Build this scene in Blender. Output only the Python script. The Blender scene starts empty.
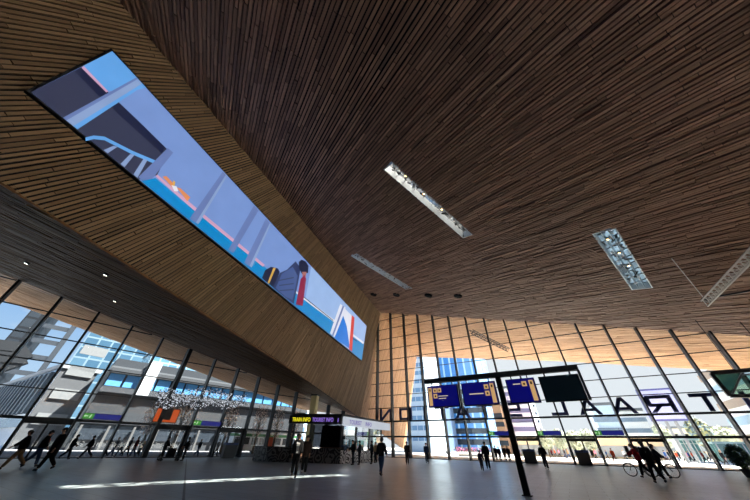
import bpy, math, random
from mathutils import Vector, Matrix
random.seed(7)
EXPO = 0.9                          # view exposure; lit signs and screens are set against it
C = bpy.context.scene.collection
SC = bpy.context.scene
PI = math.pi
# ------------------------------------------------------------------ camera calibration
FOC, PITCH, ROLL = 257.3228, 0.65333, 0.02114
EYE = Vector((0, 0, 1.3))
AF, AL = 0.55687, -0.79968          # headings of the front and of the left glass wall
DF, DL = 47.182, 41.495
NF = Vector((math.sin(AF), math.cos(AF), 0)); TF = Vector((math.cos(AF), -math.sin(AF), 0))
NL = Vector((math.sin(AL), math.cos(AL), 0)); TL = Vector((math.cos(AL), -math.sin(AL), 0))
_c, _s = math.cos(PITCH), math.sin(PITCH)
_f = Vector((0, _c, _s)); _u = Vector((0, -_s, _c)); _r = Vector((1, 0, 0))
CR = _r * math.cos(ROLL) + _u * math.sin(ROLL)
CU = -_r * math.sin(ROLL) + _u * math.cos(ROLL)
CFW = _f
def ray(px, py):
    return (CR * (px - 375) / FOC + CU * (250 - py) / FOC + CFW).normalized()
def onpl(px, py, P0, n):
    d = ray(px, py)
    return EYE + d * ((P0 - EYE).dot(n) / d.dot(n))
def floor_at(px, py): return onpl(px, py, Vector((0, 0, 0)), Vector((0, 0, 1)))
def front(px, py, out=0.0): return onpl(px, py, NF * (DF + out), NF)
def left(px, py, out=0.0): return onpl(px, py, NL * (DL + out), NL)
def frame(T, N, D):
    m = Matrix.Identity(4)
    for i in range(3):
        m[i][0], m[i][1], m[i][2], m[i][3] = T[i], N[i], (0, 0, 1)[i], (N * D)[i]
    return m
FR = frame(TF, NF, DF)      # x along the front glass, y outwards, z up
LF = frame(TL, NL, DL)
def fa(px, py, out=0.0):
    v = front(px, py, out); return v.dot(TF), v.z
def la(px, py, out=0.0):
    v = left(px, py, out); return v.dot(TL), v.z

# ------------------------------------------------------------------ materials
MATS = {}
def lin(c):
    return tuple((x / 12.92 if x <= .04045 else ((x + .055) / 1.055) ** 2.4) for x in (v / 255 for v in c)) + (1,)
def mat(name, col, rough=.6, metal=0, var=.12, scale=3.0, emit=None, es=1.0, spec=.5, bump=0):
    if name in MATS: return MATS[name]
    m = bpy.data.materials.new(name); m.use_nodes = True; nt = m.node_tree; N, L = nt.nodes, nt.links
    b = N['Principled BSDF']; c = lin(col)
    b.inputs['Roughness'].default_value = rough; b.inputs['Metallic'].default_value = metal
    b.inputs['Specular IOR Level'].default_value = spec
    tc = N.new('ShaderNodeTexCoord'); nz = N.new('ShaderNodeTexNoise'); nz.inputs['Scale'].default_value = scale
    nz.inputs['Detail'].default_value = 4
    L.new(tc.outputs['Object'], nz.inputs['Vector'])
    mx = N.new('ShaderNodeMix'); mx.data_type = 'RGBA'
    mx.inputs[6].default_value = tuple(v * (1 - var) for v in c[:3]) + (1,)
    mx.inputs[7].default_value = tuple(min(1, v * (1 + var)) for v in c[:3]) + (1,)
    L.new(nz.outputs['Fac'], mx.inputs[0]); L.new(mx.outputs[2], b.inputs['Base Color'])
    if emit:
        e = lin(emit); b.inputs['Emission Color'].default_value = e; b.inputs['Emission Strength'].default_value = es
    if bump:
        bp = N.new('ShaderNodeBump'); bp.inputs['Strength'].default_value = bump
        L.new(nz.outputs['Fac'], bp.inputs['Height']); L.new(bp.outputs['Normal'], b.inputs['Normal'])
    MATS[name] = m
    return m
def glow(name, col, s=1.0):
    """a screen or a lit sign: gives off light only"""
    if name in MATS: return MATS[name]
    m = bpy.data.materials.new(name); m.use_nodes = True; nt = m.node_tree; N, L = nt.nodes, nt.links
    b = N['Principled BSDF']; b.inputs['Base Color'].default_value = (.01, .01, .012, 1); b.inputs['Roughness'].default_value = .4
    c = lin(col)
    tc = N.new('ShaderNodeTexCoord'); nz = N.new('ShaderNodeTexNoise'); nz.inputs['Scale'].default_value = .6
    L.new(tc.outputs['Object'], nz.inputs['Vector'])
    mx = N.new('ShaderNodeMix'); mx.data_type = 'RGBA'
    mx.inputs[6].default_value = tuple(v * .9 for v in c[:3]) + (1,); mx.inputs[7].default_value = tuple(v * 1.1 for v in c[:3]) + (1,)
    L.new(nz.outputs['Fac'], mx.inputs[0]); L.new(mx.outputs[2], b.inputs['Emission Color'])
    b.inputs['Emission Strength'].default_value = s * 2 ** -EXPO
    MATS[name] = m
    return m
def wood_slats(name, dark, light, rough=.55):
    m = bpy.data.materials.new(name); m.use_nodes = True; nt = m.node_tree; N, L = nt.nodes, nt.links
    b = N['Principled BSDF']; b.inputs['Roughness'].default_value = rough; b.inputs['Specular IOR Level'].default_value = .12
    geo = N.new('ShaderNodeNewGeometry')
    tc = N.new('ShaderNodeTexCoord'); nz = N.new('ShaderNodeTexNoise'); nz.inputs['Scale'].default_value = 1.4; nz.inputs['Detail'].default_value = 6
    L.new(tc.outputs['Object'], nz.inputs['Vector'])
    rp = N.new('ShaderNodeValToRGB')
    rp.color_ramp.elements[0].color = lin(dark); rp.color_ramp.elements[1].color = lin(light)
    ad = N.new('ShaderNodeMath'); ad.operation = 'MULTIPLY_ADD'; ad.inputs[1].default_value = .75
    nm = N.new('ShaderNodeMath'); nm.operation = 'MULTIPLY'; nm.inputs[1].default_value = .25
    L.new(nz.outputs['Fac'], nm.inputs[0])
    L.new(geo.outputs['Random Per Island'], ad.inputs[0]); L.new(nm.outputs[0], ad.inputs[2])
    L.new(ad.outputs[0], rp.inputs['Fac']); L.new(rp.outputs['Color'], b.inputs['Base Color'])
    MATS[name] = m
    return m
def glass(name, tint=(.93, .96, .97), gloss=.05, rough=0.0):
    m = bpy.data.materials.new(name); m.use_nodes = True; nt = m.node_tree; N, L = nt.nodes, nt.links
    N.remove(N['Principled BSDF']); out = N['Material Output']
    t = N.new('ShaderNodeBsdfTransparent'); t.inputs['Color'].default_value = tint + (1,)
    g = N.new('ShaderNodeBsdfGlossy'); g.inputs['Roughness'].default_value = rough
    lw = N.new('ShaderNodeFresnel'); lw.inputs['IOR'].default_value = 1.35
    mp = N.new('ShaderNodeMath'); mp.operation = 'MULTIPLY'; mp.inputs[1].default_value = .8
    L.new(lw.outputs[0], mp.inputs[0])
    mx = N.new('ShaderNodeMixShader'); L.new(mp.outputs[0], mx.inputs[0]); L.new(t.outputs[0], mx.inputs[1]); L.new(g.outputs[0], mx.inputs[2])
    L.new(mx.outputs[0], out.inputs['Surface'])
    MATS[name] = m
    return m
def facade(name, glasscol, framecol, bw, bh, mortar=.1, rough=.15, offset=0.0, spec=.5, metal=0.0, col2=None):
    """curtain wall: a grid of panes (x across, z up) in object coordinates"""
    if name in MATS: return MATS[name]
    m = bpy.data.materials.new(name); m.use_nodes = True; nt = m.node_tree; N, L = nt.nodes, nt.links
    b = N['Principled BSDF']; b.inputs['Roughness'].default_value = rough; b.inputs['Specular IOR Level'].default_value = spec
    b.inputs['Metallic'].default_value = metal
    tc = N.new('ShaderNodeTexCoord'); sp = N.new('ShaderNodeSeparateXYZ'); cb = N.new('ShaderNodeCombineXYZ')
    ad = N.new('ShaderNodeMath'); ad.operation = 'ADD'
    L.new(tc.outputs['Object'], sp.inputs[0]); L.new(sp.outputs[0], ad.inputs[0]); L.new(sp.outputs[1], ad.inputs[1])
    L.new(ad.outputs[0], cb.inputs[0]); L.new(sp.outputs[2], cb.inputs[1])
    br = N.new('ShaderNodeTexBrick'); br.offset = offset; br.squash = 1
    br.inputs['Scale'].default_value = 1; br.inputs['Brick Width'].default_value = bw; br.inputs['Row Height'].default_value = bh
    br.inputs['Mortar Size'].default_value = mortar; br.inputs['Mortar Smooth'].default_value = 0
    g = lin(glasscol); g2 = lin(col2) if col2 else tuple(min(1, v * 1.35) for v in g[:3]) + (1,)
    br.inputs['Color1'].default_value = g; br.inputs['Color2'].default_value = g2
    br.inputs['Mortar'].default_value = lin(framecol)
    L.new(cb.outputs[0], br.inputs['Vector']); L.new(br.outputs['Color'], b.inputs['Base Color'])
    MATS[name] = m
    return m

WOOD = wood_slats('boards_base_tone', (124, 98, 84), (182, 146, 124))  # one timber throughout; each area's light and shade is put into its tone
WOODB = wood_slats('boards_wall_light_tone', (114, 92, 70), (154, 126, 97))  # same timber, toned for the light on the leaning wall
WOODS = wood_slats('boards_shade_tone', (92, 62, 38), (136, 98, 64))  # no stain: same timber darkened for the dim left soffit
WOODC = wood_slats('boards_daylight_tone', (160, 124, 94), (214, 174, 136))  # same timber, lightened for the daylight outside
BACK = mat('black_backing', (14, 11, 10), .9, var=.3)
STEEL = mat('dark_steel', (24, 25, 28), .45, .3, var=.2)
FIN = mat('grey_aluminium', (120, 122, 126), .4, .6)
GLASS = glass('clear_glass')
BLACK = mat('black_paint', (18, 18, 20), .4)
WHITE = mat('white_paint', (232, 234, 236), .5, var=.04)
GREY = mat('mid_grey_metal', (105, 108, 112), .45, .4)

# ------------------------------------------------------------------ mesh builder
class MB:
    def __init__(self): self.v = []; self.f = []; self.mi = []
    def add(self, vs, fs, mi=0, M=None):
        o = len(self.v)
        for p in vs:
            p = Vector(p)
            self.v.append(tuple(M @ p if M else p))
        for f in fs: self.f.append([o + i for i in f]); self.mi.append(mi)
    def box(self, x0, x1, y0, y1, z0, z1, mi=0, M=None):
        vs = [(x, y, z) for z in (z0, z1) for y in (y0, y1) for x in (x0, x1)]
        self.add(vs, [(0, 2, 3, 1), (4, 5, 7, 6), (0, 1, 5, 4), (2, 6, 7, 3), (0, 4, 6, 2), (1, 3, 7, 5)], mi, M)
    def poly(self, pts, mi=0, M=None): self.add(pts, [tuple(range(len(pts)))], mi, M)
    def prism(self, pts, d, mi=0, M=None):
        pts = [Vector(p) for p in pts]; d = Vector(d); n = len(pts)
        fs = [tuple(range(n)), tuple(range(2 * n - 1, n - 1, -1))] + [(i, i + n, (i + 1) % n + n, (i + 1) % n) for i in range(n)]
        self.add(pts + [p + d for p in pts], fs, mi, M)
    def tube(self, pts, r, n=8, mi=0, M=None, closed=False):
        pts = [Vector(p) for p in pts]; rs = r if isinstance(r, (list, tuple)) else [r] * len(pts)
        vs = []; fs = []; k = len(pts)
        up = None
        for i, p in enumerate(pts):
            if closed: d = pts[(i + 1) % k] - pts[i - 1]
            else: d = pts[min(i + 1, k - 1)] - pts[max(i - 1, 0)]
            d.normalize()
            if up is None: up = d.orthogonal().normalized()
            up = (up - d * up.dot(d))
            up = up.normalized() if up.length > 1e-6 else d.orthogonal().normalized()
            w = d.cross(up)
            for j in range(n):
                a = 2 * PI * j / n
                vs.append(p + (up * math.cos(a) + w * math.sin(a)) * rs[i])
        for i in range(k if closed else k - 1):
            i2 = (i + 1) % k
            for j in range(n):
                fs.append((i * n + j, i * n + (j + 1) % n, i2 * n + (j + 1) % n, i2 * n + j))
        if not closed: fs += [tuple(range(n - 1, -1, -1)), tuple((k - 1) * n + j for j in range(n))]
        self.add(vs, fs, mi, M)
    def bar(self, p, q, w, h, mi=0, up=Vector((0, 0, 1))):
        p, q = Vector(p), Vector(q); d = (q - p).normalized()
        s = d.cross(up); s = s.normalized() if s.length > 1e-5 else d.orthogonal().normalized()
        t = s.cross(d).normalized()
        vs = [a + s * (w / 2 * i) + t * (h / 2 * j) for a in (p, q) for i, j in ((-1, -1), (1, -1), (1, 1), (-1, 1))]
        self.add(vs, [(3, 2, 1, 0), (4, 5, 6, 7)] + [(i, (i + 1) % 4, (i + 1) % 4 + 4, i + 4) for i in range(4)], mi)
    def ell(self, c, r, nu=10, nv=7, mi=0, M=None, z0=-1.0, z1=1.0):
        c = Vector(c); r = (r, r, r) if not isinstance(r, (tuple, list)) else r
        vs = []; fs = []
        for i in range(nv + 1):
            t = math.asin(max(-1, min(1, z0))) + (math.asin(z1) - math.asin(z0)) * i / nv
            for j in range(nu):
                a = 2 * PI * j / nu
                vs.append(c + Vector((r[0] * math.cos(t) * math.cos(a), r[1] * math.cos(t) * math.sin(a), r[2] * math.sin(t))))
        for i in range(nv):
            for j in range(nu):
                fs.append((i * nu + j, i * nu + (j + 1) % nu, (i + 1) * nu + (j + 1) % nu, (i + 1) * nu + j))
        self.add(vs, fs, mi, M)
    def build(self, name, mats, parent=None, smooth=False):
        me = bpy.data.meshes.new(name); me.from_pydata(self.v, [], self.f); me.update()
        for m in (mats if isinstance(mats, (list, tuple)) else [mats]): me.materials.append(m)
        me.polygons.foreach_set('material_index', self.mi)
        if smooth: me.polygons.foreach_set('use_smooth', [True] * len(me.polygons))
        me.update()
        o = bpy.data.objects.new(name, me); C.objects.link(o)
        if parent: o.parent = parent
        return o
def tag(o, label=None, cat=None, group=None, kind=None):
    if label: o['label'] = label
    if cat: o['category'] = cat
    if group: o['group'] = group
    if kind: o['kind'] = kind
    return o
def thing(name, label, cat, M=None, group=None, kind=None):
    o = bpy.data.objects.new(name, None); C.objects.link(o); o.empty_display_size = .1
    if M is not None: o.matrix_world = M if isinstance(M, Matrix) else Matrix.Translation(M)
    return tag(o, label, cat, group, kind)
def at(p, rz=0, s=1.0): return Matrix.Translation(p) @ Matrix.Rotation(rz, 4, 'Z') @ Matrix.Scale(s, 4)
def copy_tree(o, parent=None):
    c = o.copy(); C.objects.link(c)
    if parent: c.parent = parent
    for ch in list(o.children): copy_tree(ch, c)
    return c
def struct(o): o['kind'] = 'structure'; return o
def text_mesh(name, s, M, size, m, parent, depth=.02, bold=0.0, sx=1.0, align='LEFT'):
    cu = bpy.data.curves.new(name, 'FONT'); cu.body = s; cu.size = size; cu.extrude = depth; cu.offset = bold; cu.align_x = align
    t = bpy.data.objects.new(name + '_curve', cu); C.objects.link(t)
    dg = bpy.context.evaluated_depsgraph_get()
    me = bpy.data.meshes.new_from_object(t.evaluated_get(dg)); bpy.data.objects.remove(t)
    bpy.data.curves.remove(cu)
    me.transform(M @ Matrix.Diagonal((sx, 1, 1, 1))); me.materials.clear(); me.materials.append(m)
    o = bpy.data.objects.new(name, me); C.objects.link(o); o.parent = parent
    return o

# ------------------------------------------------------------------ planes of the hall
ZF = lambda a: 17.868 - .26681 * a            # top of the front glass
ZL = lambda a: 12.40 - .17398 * a             # top of the left glass
A0 = NF * DF + Vector((0, 0, ZF(0)))
DFT = (TF + Vector((0, 0, -.26681))).normalized()
NC = DFT.cross(ray(484.5, 436)).normalized(); NC = NC if NC.z > 0 else -NC
def ceil_at(px, py): return onpl(px, py, A0, NC)
E1, E2, E3 = ceil_at(118, 0), ceil_at(380, 313), ceil_at(418, 357)
DB = ray(455, 97)
NB = (E2 - E1).cross(DB).normalized(); NB = NB if NB.x > 0 else -NB
def bulk_at(px, py): return onpl(px, py, E1, NB)
S0 = left(18, 280); DLT = (TL + Vector((0, 0, -.17398))).normalized()
NS = DLT.cross(bulk_at(120, 260) - S0).normalized(); NS = NS if NS.z > 0 else -NS
def soff_at(px, py): return onpl(px, py, S0, NS)
def onto(P, d, P0, n): return P + d * ((P0 - P).dot(n) / d.dot(n))

def uvspan(poly, v):
    us = []
    n = len(poly)
    for i in range(n):
        (u0, v0), (u1, v1) = poly[i], poly[(i + 1) % n]
        if (v0 - v) * (v1 - v) < 0 or v0 == v:
            if v1 != v0: us.append(u0 + (u1 - u0) * (v - v0) / (v1 - v0))
    return (min(us), max(us)) if len(us) >= 2 else None
def slats(mb, poly3, O, du, n, pitch, width, thick, holes3=(), seg=(1.5, 4.5), drop=.05, backing=True, side=1):
    """boards along du in the plane through O with normal n (pointing away from the viewer)"""
    du = (du - n * du.dot(n)).normalized(); dv = n.cross(du).normalized()
    to = lambda P: ((P - O).dot(du), (P - O).dot(dv))
    poly = [to(P) for P in poly3]; holes = [[to(P) for P in h] for h in holes3]
    v = min(p[1] for p in poly) + .001; vmax = max(p[1] for p in poly)
    at3 = lambda u, vv, h: O + du * u + dv * vv + n * h
    def pieces(va, vb):
        vm = (va + vb) / 2
        s = uvspan(poly, vm)
        if not s: return []
        sa = uvspan(poly, va) or s; sb = uvspan(poly, vb) or s
        ps = [[(sa[0], sb[0]), (sa[1], sb[1])]]
        for h in holes:
            ha, hb = uvspan(h, va), uvspan(h, vb)
            if not ha and not hb: continue
            ha = ha or hb; hb = hb or ha
            new = []
            for p, q in ps:
                if ha[1] <= p[0] or ha[0] >= q[0]: new.append([p, q]); continue
                if ha[0] > p[0]: new.append([p, (ha[0], hb[0])])
                if ha[1] < q[0]: new.append([(ha[1], hb[1]), q])
            ps = new
        return ps
    while v < vmax:
        w = width * random.uniform(.85, 1.15)
        va, vb = v, min(v + w, vmax)
        for p, q in pieces(va, vb):
            lo, hi = max(p), min(q)
            cuts = [p]; c = lo + random.uniform(.3, seg[1])
            while c < hi - .3:
                cuts.append((c, c)); c += random.uniform(*seg)
            cuts.append(q)
            for a, b in zip(cuts, cuts[1:]):
                d = random.random() * drop; g = .015
                vs = [at3(a[0] + g, va, -d), at3(b[0] - g, va, -d), at3(b[1] - g, vb, -d), at3(a[1] + g, vb, -d),
                      at3(a[0] + g, va, thick), at3(b[0] - g, va, thick), at3(b[1] - g, vb, thick), at3(a[1] + g, vb, thick)]
                mb.add(vs, [(0, 1, 2, 3), (0, 4, 5, 1), (1, 5, 6, 2), (2, 6, 7, 3), (3, 7, 4, 0)], 0)
        if backing:
            for p, q in pieces(v, min(v + pitch, vmax)):
                ve = min(v + pitch, vmax)
                mb.add([at3(p[0], v, thick + .02), at3(q[0], v, thick + .02), at3(q[1], ve, thick + .02), at3(p[1], ve, thick + .02),
                        at3(p[0], v, thick + .12), at3(q[0], v, thick + .12), at3(q[1], ve, thick + .12), at3(p[1], ve, thick + .12)],
                       [(0, 1, 2, 3), (7, 6, 5, 4)], 1)
        v += pitch

# ------------------------------------------------------------------ skylights in the ceiling
SKY_PX = [[(383, 167), (389, 163), (473, 235), (466, 238)], [(596, 235), (615, 230), (650, 286), (632, 288)],
          [(352, 255), (358, 254), (411, 288), (405, 289)]]
DSK = Vector((.757, .643, -.10)); DSK = (DSK - NC * DSK.dot(NC)).normalized(); WSK = NC.cross(DSK).normalized()
sky_quads = []
for k, q in enumerate(SKY_PX):
    P = [ceil_at(*p) for p in q]; c = sum(P, Vector()) / 4
    hl, hw = 5.75, (.5, .72, .62)[k]
    sky_quads.append([c - DSK * hl - WSK * hw, c + DSK * hl - WSK * hw, c + DSK * hl + WSK * hw, c - DSK * hl + WSK * hw])

ED = (E2 - E1).normalized()
NFB = -13.0                                       # the back of the hall, measured along NF
EB = E1 + ED * ((NFB - E1.dot(NF)) / ED.dot(NF))
AR = 27.0                                         # the right end of the front glass
FRc = NF * DF + TF * AR + Vector((0, 0, ZF(AR)))
FRb = onto(NF * NFB + TF * AR, Vector((0, 0, 1)), A0, NC)
BD = ray(205, 352)                                # the way the ceiling boards run
mb = MB()
WX = NC.cross(ED).normalized(); WX = WX if WX.x < 0 else -WX
slats(mb, [EB + WX * .6, E2 + WX * .6, FRc, FRb], A0, BD, NC, .25, .165, .10, sky_quads, seg=(1.0, 3.6), drop=.10)
struct(mb.build('ceiling', [WOOD, BACK]))
# the same boards run on outside as a canopy
def cpt(a, out): return onto(NF * (DF + out) + TF * a, Vector((0, 0, 1)), A0, NC)
mb = MB()
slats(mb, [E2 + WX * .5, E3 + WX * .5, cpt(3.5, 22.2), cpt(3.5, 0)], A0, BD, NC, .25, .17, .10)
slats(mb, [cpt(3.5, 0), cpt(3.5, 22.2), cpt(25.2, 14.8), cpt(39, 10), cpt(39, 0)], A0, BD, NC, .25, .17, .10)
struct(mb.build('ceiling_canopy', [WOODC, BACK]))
mb = MB()
slats(mb, [FRc, cpt(39, 0), cpt(39, -60), FRb], A0, BD, NC, .25, .17, .10)  # unseen eave added to keep the sun off the right glass
struct(mb.build('ceiling_added_sunshade', [WOODC, BACK]))
# leaning wall that carries the screen; it runs on outside through the glass
B1, B2, B3 = bulk_at(275, 358), bulk_at(360, 418), bulk_at(405, 450)
BDI = (B1 - bulk_at(0, 182)).normalized()
BB = B1 + BDI * ((NFB - B1.dot(NF)) / BDI.dot(NF))
mb = MB()
UPB = (DB - ED * DB.dot(ED)).normalized() * .05
slats(mb, [EB + UPB, E2 + ED * .2 + UPB, B2, B1, BB], E1, DB, -NB, .215, .14, .09, seg=(2, 6))
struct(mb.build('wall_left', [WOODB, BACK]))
mb = MB()
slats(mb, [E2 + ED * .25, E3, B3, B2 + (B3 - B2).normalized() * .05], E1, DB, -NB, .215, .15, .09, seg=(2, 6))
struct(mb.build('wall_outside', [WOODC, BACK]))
# sloping soffit between that wall and the left glass, running on outside as an eave
proj_s = lambda P: onto(P, Vector((0, 0, 1)), S0, NS)
ca = (DF * 1.0 - NL.dot(NF) * DL) / TL.dot(NF)     # left-wall coordinate of the corner with the front glass
CORN = NL * DL + TL * ca
lb = (NFB - NL.dot(NF) * DL) / TL.dot(NF)
SB = NL * DL + TL * lb
inner = [proj_s(BB), proj_s(B1), proj_s(B2), proj_s(CORN), proj_s(SB)]
mb = MB()
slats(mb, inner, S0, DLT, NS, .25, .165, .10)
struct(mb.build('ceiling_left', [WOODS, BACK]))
eo = [soff_at(*p) for p in [(300, 409), (280, 400), (252, 390), (220, 378), (200, 370), (154, 352), (100, 334), (48, 317), (0, 299)]]
eo = [eo[0], eo[4], eo[8]]
e_end = eo[2] + (eo[2] - eo[1]).normalized() * 14
mb = MB()
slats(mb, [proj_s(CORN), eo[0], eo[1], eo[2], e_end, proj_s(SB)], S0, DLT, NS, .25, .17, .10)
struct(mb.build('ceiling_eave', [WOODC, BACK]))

# ------------------------------------------------------------------ floor, plaza, far walls
def floor_mat():
    m = bpy.data.materials.new('grey_stone_tiles'); m.use_nodes = True; nt = m.node_tree; N, L = nt.nodes, nt.links
    b = N['Principled BSDF']
    tc = N.new('ShaderNodeTexCoord'); mp = N.new('ShaderNodeMapping'); mp.inputs['Rotation'].default_value[2] = AF
    br = N.new('ShaderNodeTexBrick'); br.offset = .5; br.inputs['Scale'].default_value = 1
    br.inputs['Brick Width'].default_value = 1.2; br.inputs['Row Height'].default_value = .6; br.inputs['Mortar Size'].default_value = .012
    br.inputs['Color1'].default_value = lin((152, 165, 173)); br.inputs['Color2'].default_value = lin((168, 181, 189)); br.inputs['Mortar'].default_value = lin((104, 110, 114))
    nz = N.new('ShaderNodeTexNoise'); nz.inputs['Scale'].default_value = .35; nz.inputs['Detail'].default_value = 6
    mx = N.new('ShaderNodeMix'); mx.data_type = 'RGBA'; mx.blend_type = 'MULTIPLY'; mx.inputs[0].default_value = .25
    L.new(tc.outputs['Object'], mp.inputs[0]); L.new(mp.outputs[0], br.inputs['Vector']); L.new(tc.outputs['Object'], nz.inputs['Vector'])
    L.new(br.outputs['Color'], mx.inputs[6]); L.new(nz.outputs['Fac'], mx.inputs[7]); L.new(mx.outputs[2], b.inputs['Base Color'])
    mr = N.new('ShaderNodeMapRange'); mr.inputs[3].default_value = .28; mr.inputs[4].default_value = .4
    L.new(nz.outputs['Fac'], mr.inputs[0]); L.new(mr.outputs[0], b.inputs['Roughness'])
    return m
FRB = NF * DF + TF * AR; BRB = NF * NFB + TF * AR
mb = MB(); mb.poly([SB, BRB, FRB, CORN]); struct(mb.build('floor', floor_mat()))
def plaza_mat():
    m = bpy.data.materials.new('pale_plaza_paving'); m.use_nodes = True; nt = m.node_tree; N, L = nt.nodes, nt.links
    b = N['Principled BSDF']; b.inputs['Roughness'].default_value = .8
    tc = N.new('ShaderNodeTexCoord')
    br = N.new('ShaderNodeTexBrick'); br.inputs['Scale'].default_value = 1; br.inputs['Brick Width'].default_value = .8; br.inputs['Row Height'].default_value = .4
    br.inputs['Mortar Size'].default_value = .01
    br.inputs['Color1'].default_value = lin((214, 209, 202)); br.inputs['Color2'].default_value = lin((222, 217, 210)); br.inputs['Mortar'].default_value = lin((185, 180, 172))
    L.new(tc.outputs['Object'], br.inputs['Vector']); L.new(br.outputs['Color'], b.inputs['Base Color'])
    return m
mb = MB(); Z = -.03
big = 900
mb.poly([(-big, -big, Z), (big, -big, Z), (big, big, Z), (-big, big, Z)])
struct(mb.build('ground', plaza_mat()))
# dark ground added beyond the pale pavement to cut bounce light at left
mb = MB(); mb.prism([LF @ Vector(p) for p in ((-160, 5, -.028), (130, 5, -.028), (130, 260, -.028), (-160, 260, -.028))], (0, 0, .012))
struct(mb.build('ground_bounce_damper', mat('bounce_damper_grey', (112, 112, 114), .85)))
WALLM = mat('dark_brown_wall_panels', (70, 54, 44), .7)
mb = MB()
mb.prism([SB, BRB, BRB + Vector((0, 0, 32)), SB + Vector((0, 0, 32))], -NF * .3)
struct(mb.build('wall_back', WALLM))
RFM = frame(-NF, TF, 0); RFM.translation = TF * AR
# metal strip let into the floor
p, q = floor_at(186.5, 459), floor_at(183.5, 500)
d = (p - q).normalized(); w = Vector((-d.y, d.x, 0)) * .035
mb = MB(); mb.prism([q - d * 2 - w, q - d * 2 + w, p + w, p - w], (0, 0, .006)); o = mb.build('trim_1', GREY); struct(o)

# ------------------------------------------------------------------ front and left glass walls
def glass_wall(name, F, a0, a1, mull, ztop, rows, thick_rows, heavy=(), fin=(.17, .75)):
    w = bpy.data.objects.new(name, None); C.objects.link(w); w.matrix_world = F; struct(w)
    mb = MB(); mb.prism([(a0, 0, 0), (a1, 0, 0), (a1, 0, ztop(a1)), (a0, 0, ztop(a0))], (0, .03, 0)); mb.build('glass_pane', GLASS, w)
    for a in mull:
        fw, fd = fin
        if any(abs(a - h) < .3 for h in heavy): fw, fd = .42, .75
        mb = MB(); z1 = ztop(a) + .05
        mb.box(a - fw / 2, a + fw / 2, -fd, -.02, 0, z1); mb.build('mullion', STEEL, w)
        mb = MB(); mb.box(a - fw * .6, a + fw * .6, .035, .11, 0, z1); mb.build('mullion_cap', FIN, w)
    for z in rows:
        t = .11 if z in thick_rows else .05
        # run along the wall as far as the glass is higher than the rail
        e = a1
        if ztop(a1) < z: e = a0 + (a1 - a0) * (ztop(a0) - z) / (ztop(a0) - ztop(a1))
        if e - a0 < .5: continue
        mb = MB(); mb.box(a0, e, -.16 if t > .1 else -.09, -.01, z - t, z + t); mb.build('transom', STEEL, w)
    mb = MB(); mb.box(a0, a1, -.2, .12, 0, .09); mb.build('sill', GREY, w)
    return w
fm = [-31.08 + 3.09 * k for k in range(25)]
fm = [a for a in fm if -31.5 < a < AR]
WF = glass_wall('window_1', FR, -32.2, AR, fm, ZF, [2.73, 4.86, 6.86, 8.83, 10.89, 12.94, 15.04, 17.1, 19.2, 21.3, 23.4], (2.73, 4.86))
lm = [1.69 + 3.345 * k for k in range(-7, 12)]
WL = glass_wall('window_2', LF, lb, ca, [a for a in lm if lb < a < ca - .5], ZL, [2.87, 5.13, 7.37, 9.52, 11.73, 13.9], (2.87,), heavy=(8.38,))
zr0, zr1 = FRc.z, FRb.z
ZR = lambda a: zr0 + (zr1 - zr0) * (a + DF) / (DF - NFB)
WR = glass_wall('window_3', RFM, -DF, -NFB, [-DF + 3.0 * k for k in range(1, 20)], ZR, [2.73, 4.86, 6.86, 8.83], (2.73, 4.86))
# door frames in the two walls
def doors(w, a0, a1, n, z):
    for k in range(n + 1):
        a = a0 + (a1 - a0) * k / n
        mb = MB(); mb.box(a - .07, a + .07, -.2, .2, 0, z); mb.build('door_post', STEEL, w)
    mb = MB(); mb.box(a0, a1, -.25, .25, z - .32, z); mb.build('door_header', STEEL, w)
doors(WL, 8.6, 11.5, 2, 2.8); doors(WL, -1.6, 1.6, 2, 2.8); doors(WL, 14.95, 18.2, 2, 2.8)
for a in (fm[8], fm[10], fm[12]): doors(WF, a + .1, a + 2.99, 2, 2.6)

# ------------------------------------------------------------------ skylights, downlights
LAMP = glow('warm_lamp', (255, 214, 150), 9)
SKYG = glass('pale_blue_glass', (.76, .75, .72)); 
def frosted(name, col, clear):
    m = bpy.data.materials.new(name); m.use_nodes = True; nt = m.node_tree; N, L = nt.nodes, nt.links
    N.remove(N['Principled BSDF']); out = N['Material Output']
    a = N.new('ShaderNodeBsdfTranslucent'); b = N.new('ShaderNodeBsdfTransparent'); mx = N.new('ShaderNodeMixShader'); mx.inputs[0].default_value = clear
    tc = N.new('ShaderNodeTexCoord'); vo = N.new('ShaderNodeTexVoronoi'); vo.inputs['Scale'].default_value = 2.6; cr = N.new('ShaderNodeValToRGB')
    cr.color_ramp.elements[0].color = tuple(v * .45 for v in col) + (1,); cr.color_ramp.elements[1].color = tuple(v * 1.3 for v in col) + (1,)
    L.new(tc.outputs['Object'], vo.inputs['Vector']); L.new(vo.outputs['Color'], cr.inputs['Fac']); L.new(cr.outputs['Color'], a.inputs['Color'])
    L.new(a.outputs[0], mx.inputs[1]); L.new(b.outputs[0], mx.inputs[2]); L.new(mx.outputs[0], out.inputs['Surface'])
    return m
SKYM = frosted('patterned_blue_glass', (.125, .165, .195), .06); SKYD = frosted('frosted_blue_glass', (.12, .14, .15), .2)
ALU = mat('bright_aluminium', (205, 212, 218), .35, .2)
sk_lab = ['long narrow skylight of glinting glass nearest the top of the wooden ceiling',
          'short wide skylight of blue white glass at the right of the wooden ceiling',
          'thin far skylight of white glass close to the screen wall and front glazing']
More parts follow.
